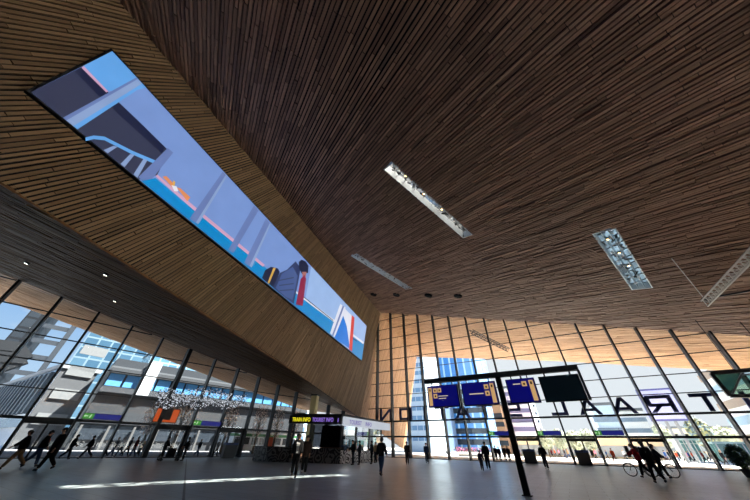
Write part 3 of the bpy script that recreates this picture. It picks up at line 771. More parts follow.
    for i in (0, 1):
        V = [J['heel', i], (J['heel', i] + J['toe', i]) / 2 + ZV * .022, J['toe', i]]
        skin_obj('shoe', sc(V), [(0, 1), (1, 2)], sc([.055, .06, .046]), shoe, t)
    # hair
    mb = MB(); c = (h1 + U * .03 - Y * .012) * s
    mb.ell(c, tuple(v * s for v in (.112, .122, .124)), 12, 6, z0=-.1)
    mb.ell(c - Y * .035 * s - ZV * .03 * s, tuple(v * s for v in (.095, .085, .1 if not long_hair else .2)), 10, 6)
    mb.build('hair', HAIR[hair], t, True)
    # face: eyes, nose, mouth, ears
    mb = MB(); f = h1 + Y * .082
    for sx in (-1, 1):
        mb.ell((f + X * .032 * sx + ZV * .012) * s, tuple(v * s for v in (.012, .008, .009)), 6, 4, 1)
        eb = MB(); eb.ell((h1 + X * .1 * sx - ZV * .005) * s, tuple(v * s for v in (.016, .024, .032)), 6, 4, 0); eb.build('ear', skin, t, True)
    mb.ell((f + Y * .014 - ZV * .012) * s, tuple(v * s for v in (.013, .016, .022)), 6, 4, 0)
    mb.ell((f - Y * .002 - ZV * .045) * s, tuple(v * s for v in (.024, .008, .007)), 6, 4, 2)
    mb.build('face', [skin, BLACK, mat('lips', (150, 80, 76), .5)], t, True)
    if open_front:
        mb = MB(); n = 5
        for k in range(n):
            a, b = pel + U * (.0 + .09 * k), pel + U * (.09 + .09 * k)
            w = .05 + .008 * k
            yy = (.185, .178, .185, .19, .175, .12)
            mb.add([(a + X * -w + Y * yy[k]) * s, (a + X * w + Y * yy[k]) * s, (b + X * w + Y * yy[k + 1]) * s, (b - X * w + Y * yy[k + 1]) * s,
                    (a + X * -w + Y * .08) * s, (a + X * w + Y * .08) * s, (b + X * w + Y * .05) * s, (b - X * w + Y * .05) * s],
                   [(0, 1, 2, 3), (0, 3, 7, 4), (1, 5, 6, 2), (4, 7, 6, 5)])
        mb.build('shirt', open_front, t)
    t['_j'] = 0; del t['_j']
    return t, {k: t.matrix_world @ (v * s) for k, v in list(J.items()) if k[0] != 'hd'} , t.matrix_world
def walk(a=.35): return ((a, .1), (-a, .45))
def face_to(p, q): d = q - p; return math.atan2(-d.x, d.y)
def toward(v): return math.atan2(-v.x, v.y)
TO_CAM = lambda P: toward(-P)
AWAY = lambda P: toward(P)
F = floor_at
people_info = {}
def put(key, px, py, *a, **k):
    P = F(px, py); f = k.pop('dir')
    if P.dot(NF) - DF > 46: P = P * ((DF + 33 + 2.6 * (len(people_info) % 6)) / P.dot(NF))
    f = f(P) if callable(f) else toward(f)
    lab = k.pop('label')
    people_info[key] = person(lab, P, f, *a, **k)
LEFTW, RIGHTW = -TF, TF
put('l1', 8, 469.5, 1.78, dir=-TL * .6 - NF, label='person in black jacket and tan trousers striding at the left edge of the hall', legs=walk(.42), arms=((-.45, .3), (.5, .4)), bottom=TAN, lean=.1)
put('l2', 29, 467, 1.8, dir=TL, label='person in open dark jacket over orange top and blue jeans, walking near the left glass', legs=walk(.3), arms=((-.3, .3), (.3, .3)), bottom=JEAN, open_front=ORG)
put('l3', 41, 471, 1.88, dir=-NF, label='tall person in long black coat, third from the left frame edge', legs=walk(.3), coat=.35, bottom=BLK)
put('l4', 64, 459.5, 1.75, dir=TL, label='person in dark clothes stepping in beside the left glass with bent arms', legs=walk(.3), arms=((.2, .9), (.1, .8)))
put('l5', 83, 459, 1.75, dir=-TL, label='person in black walking wide-legged along the left glass under the green and blue sign', legs=walk(.45), arms=((-.4, .3), (.4, .3)))
put('c1', 160, 460.5, 1.75, dir=TL, label='person in black behind the luggage cart by the left doors, left one of two', arms=((.5, .6), (.5, .6)), legs=walk(.15))
put('c2', 182, 461, 1.72, dir=-TL, label='person in black at the right end of the luggage cart by the left doors', arms=((.4, .7), (.3, .7)), legs=((.1, .1), (-.05, .1)))
put('k1', 293, 478, 1.82, dir=TO_CAM, label='person in open black jacket over white shirt in front of the kiosk counter', legs=walk(.2), arms=((.1, .2), (-.1, .25)), top=BLK, bottom=BLK, open_front=WHT, hair='dark')
put('k2', 303, 474.5, 1.78, dir=TO_CAM, label='person in dark brown coat walking just behind the white-shirted one at the kiosk', legs=walk(.2), top=cloth('dark_brown_cloth', (52, 36, 30)), bottom=BLK, shoe=SHOEW, coat=.2)
put('k3', 352.5, 465.2, 1.75, dir=ky * -1 + kx * -1.2, label='person in black leaning at the white side of the kiosk, left of the pair', arms=((.3, .8), (.4, .9)), legs=((.1, .1), (-.1, .1)), lean=.12)
put('k4', 359, 464.8, 1.72, dir=-kx, label='person in dark clothes beside the kiosk window, right of the pair', arms=((.2, .9), (.1, .2)), top=DGR)
put('k5', 371.5, 464.2, 1.76, dir=-kx, label='person in charcoal jacket standing near the far end of the kiosk side', arms=((.2, 1.0), (.1, .1)), top=DGR, bottom=BLK)
put('k6', 375.5, 463, 1.7, dir=-kx + ky, label='person in tan jacket half hidden behind the walking man by the kiosk', top=TAN, bottom=DGR, hair='brown')
put('m1', 381.3, 476.5, 1.78, dir=lambda P: toward(P) - .35, label='person in black jacket and blue jeans striding away past the kiosk', legs=walk(.34), arms=((-.4, .25), (.4, .35)), bottom=JEAN, lean=.06)
put('g1', 407.5, 464.5, 1.76, dir=TO_CAM, label='person in long black coat standing before the front glass, nearest the kiosk', coat=.45, bottom=BLK, legs=((.05, .05), (-.05, .05)))
put('g2', 427.3, 463.5, 1.74, dir=TO_CAM, label='person in blue jacket and black trousers below the left blue screen', top=cloth('dark_blue_cloth', (30, 44, 78)), bottom=BLK, legs=walk(.12))
put('h1', 489, 469.8, 1.8, dir=TO_CAM, label='adult in black walking hand in hand with a child below the display', legs=walk(.22), coat=.15, bottom=BLK, abd=(.1, .22))
put('h2', 482.8, 471, 1.22, dir=TO_CAM, label='small child in dark jacket walking beside an adult below the display', legs=walk(.2), top=NVY, bottom=DGR, abd=(.35, .1), arms=((.0, .1), (.0, .1)))
put('d1', 547.5, 470, 1.8, dir=TO_CAM, label='person in black jacket walking in right of the display post', legs=walk(.25), arms=((.1, .9), (-.1, .7)), lean=.05, abd=(.22, .22), shoe=SHOEW)
for i, (px, py, h, tp, lb) in enumerate([(497.6, 461.4, 1.74, BLK, 'leftmost'), (501.2, 461.8, 1.66, NVY, 'second from left'), (506.2, 461.6, 1.76, BLK, 'third from left'), (510.4, 461.8, 1.74, NVY, 'rightmost')]):
    put('o%d' % i, px, py, h, dir=(AWAY if i % 2 else TO_CAM), label='dark-clothed person in the doorway left of the display post, %s of four' % lb, legs=walk(.18 + .03 * i), top=tp, bottom=BLK, group='four people in the doorway')
put('s1', 616.5, 463.4, 1.74, dir=-NF + TF * .4, label='person in rust orange jacket walking outside the glass left of the red cyclist', legs=walk(.3), top=ORG, bottom=MAR, hair='brown')
# cyclists' places
put('y1', 647.5, 477.8, 1.78, dir=LEFTW, label='person in red jacket wheeling a bicycle, arms stretched to its handlebar', legs=walk(.3), arms=((.95, .25), (.95, .25)), top=RED, bottom=BLK, hair='brown', lean=.14)
put('y2', 660.5, 483.5, 1.84, dir=lambda P: toward(P) + .5, label='person in long black coat walking in front of the right bicycle', legs=walk(.25), coat=.3, bottom=BLK, long_hair=True)
put('y3', 667, 478.4, 1.78, dir=RIGHTW, label='person in dark jacket wheeling the right bicycle, brown bag at the hip', legs=walk(.25), arms=((.6, .4), (.6, .4)), top=DGR, bottom=BLK)
# passers-by on the plaza, seen through the front glass
tops = [BLK, NVY, RED, GRN, BLU, PNK, TAN, DGR, MAR, ORG, WHT, JEAN]
tn = ['black', 'navy', 'red', 'olive', 'mid-blue', 'pink', 'tan', 'charcoal', 'maroon', 'rust orange', 'white', 'denim blue']
plaza = [(517, 456.4, 3), (521, 457.0, 11), (556, 456.0, 9), (569, 456.6, 6), (580, 457.4, 8), (597, 457.8, 5), (602, 458.4, 0), (608, 457.6, 11), (626, 459.2, 10), (668, 460.2, 4), (675.5, 461.2, 2), (682.5, 461.6, 7), (689, 459.8, 5), (695.5, 460.6, 9), (709.5, 460.4, 10), (714, 462.6, 0), (719.5, 461.8, 3), (672, 460.8, 0), (679, 459.6, 9), (686, 460.2, 3), (692, 461.0, 4), (699, 460.0, 1), (706, 461.2, 8), (728.5, 466.0, 0), (734.5, 465.2, 7),
         (553, 457, 8), (560, 456.4, 5), (566, 457.2, 7), (573, 456.8, 1), (447, 455.2, 10), (473, 455.0, 5), (467, 454.6, 2)]
for i, (px, py, c) in enumerate(plaza):
    put('q%d' % i, px, py, 1.65 + .03 * (i % 6), dir=(TF if i % 2 else -TF) + NF * (.4 if i % 3 else -.5), legs=walk(.2 + .05 * (i % 4)), top=tops[c], bottom=(JEAN, BLK, DGR)[i % 3], hair=('dark', 'brown', 'fair')[i % 3],
        label='distant person in %s top on the sunny plaza, %s' % (tn[c], 'beyond the two bicycles' if 660 < px < 690 else 'before the teal glass pavilions' if px > 660 else 'left of the red cyclist' if px > 593 else 'between the two dark bins' if px > 540 else 'right of the display post' if px > 510 else 'below the blue tower'), group='passers-by on the plaza')
crowd = [(103, 457, 0), (110, 456.6, 7), (117, 457, 10), (124, 456.6, 1), (130.5, 457.4, 8), (137, 456.8, 6), (144, 456.6, 3), (196, 456.6, 0), (209, 456.8, 0), (215, 456.2, 7)]
for i, (px, py, c) in enumerate(crowd):
    P = left(px, py - 0, 0); 
    P = F(px, py - .2); 
    put('w%d' % i, px, py - .2, 1.66 + .03 * (i % 5), dir=(TL if i % 2 else -TL) + NL * (.3 if i % 3 else -.4), legs=walk(.2 + .05 * (i % 4)), top=tops[c], bottom=(BLK, JEAN, DGR)[i % 3], hair=('dark', 'fair', 'brown')[i % 3],
        label='person in %s top outside the left glass, %s' % (tn[c], 'left of the orange display' if px < 150 else 'under the second blue sign'), group='people outside the left glass')
finish_skins()

# shoulder bag of the person at the right bicycle
t3, j3, m3 = people_info['y3']
hp = (j3['hip', 0] + j3['hip', 1]) / 2
bagM = m3.copy(); bagM.translation = hp + m3.to_3x3() @ Vector((-.24, -.02, -.08))
t = thing('shoulder_bag', 'brown leather shoulder bag at the hip of the person by the right bicycle', 'bag', bagM)
BRN = mat('brown_leather', (128, 78, 48), .5)
mb = MB(); mb.box(-.06, .06, -.17, .17, -.14, .12); mb.box(.05, .075, -.175, .175, -.02, .13); mb.build('body', BRN, t)
mb = MB(); mb.tube([(-.02, -.16, .1), (.06, -.12, .35), (.2, -.02, .62), (.28, .0, .64), (.2, .12, .5), (.04, .16, .1)], .014, 6); mb.build('strap', BRN, t)

# ------------------------------------------------------------------ bicycles
def bicycle(label, P, face, frame_m, group):
    t = thing('bicycle', label, 'bicycle', at(P, face), group)
    R = .34; wb = 1.06
    for y in (0, wb):
        mb = MB(); mb.tube([(0, y + R * math.cos(a), R + .018 + R * math.sin(a)) for a in [2 * PI * k / 28 for k in range(28)]], .02, 6, closed=True); w = mb.build('wheel', BLACK, t)
        mb = MB(); mb.tube([(0, y + (R - .03) * math.cos(a), R + .018 + (R - .03) * math.sin(a)) for a in [2 * PI * k / 28 for k in range(28)]], .008, 5, closed=True); mb.build('rim', GREY, w)
        mb = MB()
        for k in range(14):
            a = 2 * PI * k / 14; mb.tube([(.02 * (1 if k % 2 else -1), y, R + .018), (0, y + (R - .03) * math.cos(a), R + .018 + (R - .03) * math.sin(a))], .003, 4)
        mb.build('spokes', GREY, w)
        mb = MB(); mb.tube([(-.05, y, R + .018), (.05, y, R + .018)], .022, 8); mb.build('hub', GREY, w)
        mb = MB(); mb.tube([(0, y + (R + .035) * math.cos(a), R + .018 + (R + .035) * math.sin(a)) for a in [.5 + 2.2 * k / 12 for k in range(13)]], .018, 5); mb.build('mudguard', BLACK, t)
    z = R + .018; bb = (0, .45, .29); st = (0, .3, .86); hd = (0, .86, .88); hd2 = (0, .9, .7)
    mb = MB()
    for a, b, r in ((bb, st, .018), (bb, hd2, .02), (st, hd, .017), ((0, 0, z), bb, .012), ((0, 0, z), (0, .32, .78), .011), (hd, hd2, .022)): mb.tube([a, b], r, 7)
    mb.build('frame', frame_m, t)
    mb = MB()
    for x in (-.05, .05): mb.tube([(x * .5, .9, .7), (x, .97, .5), (x, wb, z)], .012, 6)
    mb.build('fork', frame_m, t)
    mb = MB(); mb.tube([(0, .85, .9), (0, .83, 1.02)], .014, 6); mb.tube([(-.3, .7, 1.06), (-.24, .82, 1.05), (0, .86, 1.03), (.24, .82, 1.05), (.3, .7, 1.06)], .014, 6); hb = mb.build('handlebar', GREY, t)
    for x in (-.3, .3): mb = MB(); mb.tube([(x, .7, 1.06), (x * 1.03, .6, 1.06)], .019, 7); mb.build('grip', BLACK, hb)
    mb = MB(); mb.tube([st, (0, .27, .96)], .014, 6); mb.ell((0, .24, .99), (.085, .14, .04), 10, 6); mb.build('saddle', BLACK, t)
    mb = MB(); mb.tube([(-.02, bb[1], bb[2]), (.03, bb[1], bb[2])], .095, 16); cr = mb.build('crank', GREY, t)
    for x, d in ((-.08, 1), (.08, -1)):
        mb = MB(); mb.bar((x, bb[1], bb[2]), (x, bb[1] + .1 * d, bb[2] - .14 * d), .015, .02); mb.box(x - .05, x + .05, bb[1] + .1 * d - .035, bb[1] + .1 * d + .035, bb[2] - .14 * d - .012, bb[2] - .14 * d + .012); mb.build('pedal', BLACK, cr)
    mb = MB(); mb.box(-.06, .06, -.25, .18, .76, .775)
    for x in (-.06, .06): mb.tube([(x, -.2, .765), (x * .8, 0, z)], .007, 5)
    mb.build('carrier', BLACK, t)
    mb = MB(); mb.ell((0, .95, .92), (.04, .05, .04), 8, 6); mb.build('headlight', GREY, t)
    return t
p1 = people_info['y1'][0].matrix_world.translation
p3 = people_info['y3'][0].matrix_world.translation
bicycle('black bicycle wheeled to the left by the person in red', p1 + LEFTW * -.4 + NF * .5 , toward(LEFTW), mat('dark_green_frame', (28, 40, 36), .4), 'bicycles in the hall')
bicycle('black bicycle wheeled to the right, beside the person in dark jacket', p3 + RIGHTW * -.5 + NF * .62, toward(RIGHTW), mat('black_frame', (20, 20, 24), .35), 'bicycles in the hall')

# ------------------------------------------------------------------ luggage cart, bins, signs over doors
P = F(168, 461); t = thing('luggage_cart', 'low black luggage cart between two people by the left doors', 'cart', at(P, toward(TL) + PI / 2 * 0))
mb = MB(); mb.box(-.35, .35, -.8, .8, .2, .28); mb.build('deck', BLACK, t)
mb = MB()
for x in (-.3, .3): mb.tube([(x, -.78, .25), (x, -.86, 1.0)], .02, 7)
mb.tube([(-.3, -.86, 1.0), (.3, -.86, 1.0)], .02, 7); mb.build('handle', GREY, t)
for x in (-.28, .28):
    for y in (-.65, .65): mb = MB(); mb.tube([(x - .03, y, .1), (x + .03, y, .1)], .1, 14); mb.build('wheel', BLACK, t)
t2 = thing('suitcase', 'dark suitcase standing on the luggage cart', 'suitcase', at(P + Vector((0, 0, .285)), toward(TL)))
mb = MB(); mb.box(-.22, .22, -.3, .3, .0, .62); mb.build('shell', DGR, t2)
mb = MB(); mb.tube([(-.12, -.26, .62), (-.12, -.26, .78), (.12, -.26, .78), (.12, -.26, .62)], .014, 6); mb.build('handle', GREY, t2)
def bin_(label, P, face):
    t = thing('litter_bin', label, 'bin', at(P, face), 'dark litter bins by the glass')
    mb = MB(); mb.prism([(-.68, -.35, .1), (.68, -.35, .1), (.68, .35, .1), (-.68, .35, .1)], (0, 0, 1.1)); mb.build('body', mat('dark_bin_grey', (38, 40, 44), .5), t)
    mb = MB(); mb.box(-.62, .62, -.31, .31, 0, .1); mb.build('plinth', BLACK, t)
    mb = MB(); mb.box(-.7, .7, -.37, .37, 1.2, 1.42); l = mb.build('lid', mat('blue_bin_lid', (30, 60, 120), .45), t); l['label'] = 'blue lid'
    mb = MB(); mb.box(-.2, .2, -.385, -.36, 1.26, 1.36); mb.build('opening', BLACK, l)
    return t
bl = [('dark litter bin with blue lid just right of the display post', 531.5, 463.6), ('dark litter bin with blue lid outside, right of the walking person in black', 586.5, 465.5)]
for lb_, px, py in bl: bin_(lb_, F(px, py) + NF * .4, toward(NF))
bin_('dark litter bin with blue lid by the left glass', F(227, 458.2), toward(NL))
def door_sign(label, F_, a0, a1, z, face_y):
    t = thing('door_sign', label, 'sign', F_ @ Matrix.Translation((a0, face_y, z)), 'green and blue signs over the doors')
    w = a1 - a0
    mb = MB(); mb.box(0, w, -.07, .07, 0, .5); mb.build('housing', BLACK, t)
    mb = MB(); mb.poly([(.03, -.075, .03), (w * .28, -.075, .03), (w * .28, -.075, .47), (.03, -.075, .47)]); g = mb.build('green_panel', glow('green_sign', (62, 150, 50), .8), t)
    mb = MB(); mb.poly([(w * .28, -.075, .03), (w - .03, -.075, .03), (w - .03, -.075, .47), (w * .28, -.075, .47)]); mb.build('blue_panel', glow('blue_sign', (28, 36, 130), .7), t)
    mb = MB()
    x = .08
    mb.poly([(x + .1, -.08, .22), (x + .3, -.08, .22), (x + .3, -.08, .3), (x + .1, -.08, .3)]); mb.poly([(x, -.08, .26), (x + .12, -.08, .14), (x + .12, -.08, .38)])
    mb.ell((x + .5, -.08, .38), (.04, .004, .04), 8, 4); mb.poly([(x + .42, -.08, .1), (x + .5, -.08, .1), (x + .56, -.08, .33), (x + .44, -.08, .33)])
    mb.build('pictogram', glow('pale_green_sign', (200, 235, 190), .9), g)
    mb = MB(); mb.tube([(w * .1, 0, .5), (w * .1, 0, .68)], .025, 6); mb.tube([(w * .9, 0, .5), (w * .9, 0, .68)], .025, 6); mb.build('bracket', STEEL, t)
for lb_, x0, x1 in [('green and blue sign over the door behind the display post', 489, 512), ('green and blue sign over the door above the walking person in black', 537, 562), ('green and blue sign over the door left of the cyclists', 594, 624)]:
    door_sign(lb_, FR, fa(x0, 435)[0], fa(x1, 435)[0], 2.86, -.35)
for lb_, x0, x1 in [('green and blue sign over the left doors, above the walkers at the left edge', 80, 117), ('green and blue sign over the left doors right of the orange display', 192, 222)]:
    door_sign(lb_, LF, la(x0, 420)[0], la(x1, 424)[0], 3.0, -.35)

# orange display box and glittering mobile in front of the left glass
a0, a1 = la(153, 418)[0], la(179, 414)[0]
t = thing('orange_display', 'glowing orange and black display box hanging in front of the left glass', 'display', LF @ Matrix.Translation((0, -.4, 0)))
zb, zt = la(165, 423)[1], la(165, 408.5)[1]
a0 *= .99; a1 *= .99
mb = MB(); mb.box(a0, a1, -.15, .15, zb, zt); mb.build('housing', BLACK, t)
mb = MB(); w = (a1 - a0)
def q4(x0, x1, z0, z1, y=-.155): mb.poly([(a0 + w * x0, y, zb + (zt - zb) * z0), (a0 + w * x1, y, zb + (zt - zb) * z0), (a0 + w * x1, y, zb + (zt - zb) * z1), (a0 + w * x0, y, zb + (zt - zb) * z1)])
q4(.03, .36, .05, .95); q4(.7, .97, .05, .95); q4(.36, .7, .05, .2); mb.build('lit_panel', glow('orange_light', (196, 78, 14), .8), t)
mb = MB(); q4(.36, .7, .2, .95); mb.build('dark_panel', mat('dark_brown_panel', (30, 16, 12), .5), t)
for x in (a0 + .3, a1 - .3): mb = MB(); mb.tube([(x, 0, zt), (x, 0, zt + 2.6)], .02, 6); mb.build('hanger', STEEL, t)
mm = MB(); rnd = random.Random(3)
y0 = -1.6
for k in range(2400):
    px = rnd.uniform(157, 246); top = 392 + 3 * math.sin(px * .14) + (-5 if 188 < px < 203 else 0); bot = 408 + 2 * math.sin(px * .2) - (px - 160) * .02
    py = rnd.uniform(top, bot)
    a, z = la(px, py + (px - 200) * .02, y0); y = y0 + rnd.uniform(-.9, .9)
    r = rnd.uniform(.05, .09); n = Vector((rnd.uniform(-1, 1), rnd.uniform(-1.5, .5), rnd.uniform(-1, 1))).normalized(); u = n.orthogonal().normalized(); v = n.cross(u)
    c = Vector((a, y, z)); mi = 0 if rnd.random() < .4 else 1
    mm.add([c + u * r, c + v * r, c - u * r, c - v * r, c + n * .02], [(0, 1, 2, 3), (0, 4, 1), (1, 4, 2), (2, 4, 3), (3, 4, 0)], mi)
wf = mat('white_flake_added_glow', (235, 238, 245), .3, emit=(235, 240, 250), es=.3); wn = wf.node_tree; tr_ = wn.nodes.new('ShaderNodeBsdfTranslucent'); tr_.inputs['Color'].default_value = (.9, .92, .95, 1); ms_ = wn.nodes.new('ShaderNodeMixShader'); ms_.inputs[0].default_value = .4  # white flakes are no lamps; a glow is added to brighten them
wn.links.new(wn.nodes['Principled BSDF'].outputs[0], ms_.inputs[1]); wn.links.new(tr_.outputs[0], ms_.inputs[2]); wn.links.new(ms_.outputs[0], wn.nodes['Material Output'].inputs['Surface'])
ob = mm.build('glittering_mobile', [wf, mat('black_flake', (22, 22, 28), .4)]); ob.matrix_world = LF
tag(ob, 'long cloud of black flakes and white flakes with added glow hanging before the left glass', 'decoration', kind='stuff')

# lattice trusses
def truss(name, label, p, q, up, w, m, n=12, group=None):
    t = thing(name, label, 'truss', Matrix.Translation(p), group)
    q = q - p; d = q.normalized(); s = d.cross(up).normalized(); u = s.cross(d).normalized()
    offs = [s * w / 2, -s * w / 2, u * -w * .85]
    for o in offs: mb = MB(); mb.tube([o, q + o], .075, 7); mb.build('chord', m, t)
    mb = MB()
    for k in range(n):
        a, b, c = q * (k / n), q * ((k + .5) / n), q * ((k + 1) / n)
        for i, j in ((0, 1), (1, 2), (2, 0)): mb.tube([a + offs[i], b + offs[j]], .04, 5); mb.tube([b + offs[j], c + offs[i]], .04, 5)
    mb.build('lattice', m, t)
    return t
TR = mat('pale_steel_truss', (228, 222, 214), .4)
p, q = ceil_at(704, 297), ceil_at(764, 232)
truss('lattice_truss', 'pale steel lattice truss hanging under the ceiling at the right edge', p - NC * .45, q - NC * .45, NC, .62, TR, 16)
t = thing('truss_mount', 'black bracket and stay rod holding the near end of the hanging truss', 'bracket', Matrix.Translation(p))
mb = MB(); mb.ell((0, 0, -.3), (.34, .34, .3), 12, 8); mb.build('clamp', BLACK, t)
mb = MB(); mb.bar(-NC * .2, ceil_at(752, 289) - p - NC * .12, .14, .12); mb.build('arm', BLACK, t)
mb = MB(); mb.tube([-NC * .3, ceil_at(671.5, 258) - p - NC * .06], .035, 6); mb.build('stay', TR, t)
pc, qc = onto(front(471, 329.5, 6), Vector((0, 0, 1)), A0, NC) - NC * .9, onto(front(508, 348, 6), Vector((0, 0, 1)), A0, NC) - NC * .9
pc, qc = onpl(471, 330, A0 - NC * .9, NC), onpl(508, 348.5, A0 - NC * .9, NC)
truss('lattice_truss', 'dark lattice truss under the outside canopy, seen through the front glass', pc, qc, NC, .8, mat('dark_steel_truss', (60, 52, 48), .5), 12)

# glass display case hanging at the right edge
P0 = NF * (DF - 4)
cpt3 = lambda px, py, dd=0: onpl(px, py, NF * (DF - 4 + dd), NF)
GC = thing('glass_showcase', 'hanging green-tinted glass showcase with dark frame at the right edge', 'showcase')
GG = glass('dark_green_glass', (.16, .26, .22)); GG2 = glass('pale_green_glass', (.55, .68, .6))
a, b, c_, d = cpt3(711, 373.6), cpt3(790, 367), cpt3(790, 395.5), cpt3(730, 396)
mb = MB()
for u, v in ((a, b), (b, c_), (c_, d), (d, a)): mb.bar(u, v, .3, .3)
m2, m3_ = cpt3(741, 375.5), cpt3(790, 371)
mb.build('frame', BLACK, GC)
mb = MB(); mb.prism([a, cpt3(741, 372), d], NF * .1); mb.build('side_glass', GG, GC)
mb = MB(); mb.prism([cpt3(741, 374.5), cpt3(790, 371), c_, cpt3(733, 395)], NF * .1); mb.build('front_glass', GG2, GC)
mb = MB(); mb.bar(cpt3(741, 375, -.15), cpt3(732.5, 394, -.15), .14, .14); mb.bar(cpt3(741, 375, -.15), cpt3(790, 371, -.15), .14, .14); mb.build('inner_frame', GREY, GC)
for pp_ in (cpt3(735, 371.5), cpt3(780, 367.5)): mb = MB(); mb.tube([pp_, onto(pp_, Vector((0, 0, 1)), A0, NC)], .03, 6); mb.build('hanger', STEEL, GC)

# potted bush at the right edge
P = F(752, 478); P = P + NF * 0
t = thing('potted_bush', 'dense green bush in a dark pot cut by the right frame edge', 'plant', Matrix.Translation(P))
mb = MB(); n = 20
prf = [(.24, 0), (.34, .42), (.37, .42), (.37, .48), (.31, .48), (.29, .4)]
for (r0, z0), (r1, z1) in zip(prf, prf[1:]):
    mb.add([(r * math.cos(2 * PI * j / n), r * math.sin(2 * PI * j / n), z) for r, z in ((r0, z0), (r1, z1)) for j in range(n)], [(j, (j + 1) % n, n + (j + 1) % n, n + j) for j in range(n)])
mb.build('pot', KD, t)
LEAF = [mat('leaf_green', (52, 82, 44), .6), mat('leaf_dark_green', (32, 56, 32), .6)]
def leaves(mb, c, r, n, size, rnd, mats=2, flat=1.0):
    for k in range(n):
        d = Vector((rnd.gauss(0, 1), rnd.gauss(0, 1), rnd.gauss(0, 1))).normalized() * rnd.uniform(.5, 1) ** .5
        p = Vector(c) + Vector((d.x * r[0], d.y * r[1], d.z * r[2])); s = size * rnd.uniform(.6, 1.3)
        nn = (d + Vector((rnd.uniform(-.7, .7), rnd.uniform(-.7, .7), rnd.uniform(-.2, .9)))).normalized(); u = nn.orthogonal().normalized(); u = (u * math.cos(k) + nn.cross(u) * math.sin(k)); v = nn.cross(u)
        mb.add([p - u * s, p + v * s * .45 - nn * s * .1, p + u * s, p - v * s * .45 - nn * s * .1], [(0, 1, 2, 3)], rnd.randrange(mats))
mb = MB(); rnd = random.Random(5)
mb.ell((0, 0, .44), (.3, .3, .02), 12, 4)
mb.build('soil', mat('soil', (40, 30, 24), .9), t)
mb = MB(); leaves(mb, (0, 0, 1.2), (.62, .62, .75), 1500, .09, rnd); mb.build('foliage', LEAF, t)
mb = MB()
for k in range(6): mb.tube([(0, 0, .42), (.1 * math.cos(k), .1 * math.sin(k), .8), (.35 * math.cos(k), .35 * math.sin(k), 1.4)], .018, 5)
mb.build('stem', mat('brown_bark', (84, 66, 50), .9), t)
# ------------------------------------------------------------------ the city outside
WIN = mat('window_glass_blue', (96, 118, 140), .12, var=.25); WIND = mat('window_glass_dark', (48, 54, 62), .12, var=.25); WINH = mat('window_glass_haze_tone', (124, 140, 156), .15, var=.2)  # the hazy one has distance haze put into its paler colour
def block(name, label, F_, a0, a1, out, depth, z1, m, group=None, wins=None, winm=WIN, roof=None, bands=None, rot=None, cat='building'):
    """a building whose front stands 'out' metres beyond the glass; windows (columns, rows, w, h, z0, dz) are parts"""
    M = F_ @ Matrix.Translation((a0, out, 0))
    if rot: M = M @ rot
    t = thing(name, label, cat, M, group); w = a1 - a0
    mb = MB(); mb.box(0, w, 0, depth, 0, z1); mb.build('facade', m, t)
    mb = MB(); mb.box(-.3, w + .3, -.3, depth + .3, z1, z1 + .7); mb.build('roof_edge', roof or GREY, t)
    if wins:
        nc, nr, ww, hh, z0, dz = wins; nr = max(1, min(nr, int((z1 - .4 - hh - z0) / dz) + 1))
        mb = MB(); mb.box(-ww / 2, ww / 2, -.12, .05, 0, hh); pr = mb.build('window', winm, t)
        first = True
        for i in range(nc):
            for j in range(nr):
                o = pr if first else pr.copy()
                if not first: C.objects.link(o); o.parent = t
                o.location = (w * (i + .5) / nc, 0, z0 + j * dz); first = False
    if bands:
        for z, h, mm_, pj in bands:
            mb = MB(); mb.box(-.1, w + .1, -pj, .05, z, z + h); mb.build('band', mm_, t)
    return t
def xr(px0, px1, out, fn=fa, py=444): return fn(px0, py, out)[0], fn(px1, py, out)[0]
CON = mat('pale_concrete', (205, 206, 206), .7, var=.06); CONG = mat('grey_concrete', (142, 146, 150), .7, var=.08)
PALEB = mat('pale_blue_white_cladding', (196, 212, 224), .5, var=.06)
# ---- through the front glass
a0, a1 = xr(407, 431, 70)
block('apartment_tower', 'slim white tower with pale blue window rows left of the blue screens', FR, a0, a1, 70, 18, 78, PALEB, wins=(4, 22, 2.2, 1.6, 3.5, 3.4), winm=mat('window_glass_pale', (120, 156, 190), .15, var=.2))
a0, a1 = xr(431.5, 445, 95); z1 = fa(440, 399, 95)[1]
block('office_block', 'grey blue office block with beige edge behind the left screen', FR, a0, a1, 95, 20, z1, mat('grey_blue_cladding', (84, 104, 132), .5), wins=(3, 8, 2.6, 1.3, 2.5, 3.1), winm=WIN)
a0, a1 = xr(446, 491, 120)
block('glass_tower', 'tall blue glass tower with vertical stripes behind the two left screens', FR, a0, a1, 120, 40, 135, facade('blue_stripe_curtain_wall', (58, 122, 190), (168, 200, 226), 4.2, 60, .5, col2=(120, 170, 215)),
      wins=(8, 6, 3.6, 2.4, 3, 4.6), winm=WIND, bands=[(30, 1.2, CON, .3), (34, 1.0, CON, .3)])
a0, a1 = xr(500, 509, 80); z1 = fa(505, 404, 80)[1]
block('brick_house', 'narrow brown building seen beside the display post', FR, a0, a1, 80, 14, z1, mat('brown_brick', (150, 116, 88), .8), wins=(2, 8, 1.6, 1.5, 2.5, 2.9), winm=WIND)
a0, a1 = xr(516, 541, 85); z1 = fa(525, 388, 85)[1]
block('apartment_block', 'white and pink apartment block with dark balconies right of the display post', FR, a0, a1, 85, 18, z1, mat('pink_white_render', (214, 196, 206), .7, var=.1),
      wins=(5, 11, 2.2, 1.4, 4.0, 3.0), winm=mat('window_violet_grey', (120, 112, 140), .2), bands=[(3.3 + 6 * k, .4, CON, .6) for k in range(5)])
a0, a1 = xr(541.5, 572, 108); z1 = fa(550, 393, 108)[1]
block('apartment_block', 'pale blue white apartment block beneath the dark screen', FR, a0, a1 - 10, 108, 18, z1, PALEB, wins=(6, 12, 1.8, 1.2, 5, 3.0), winm=WINH)
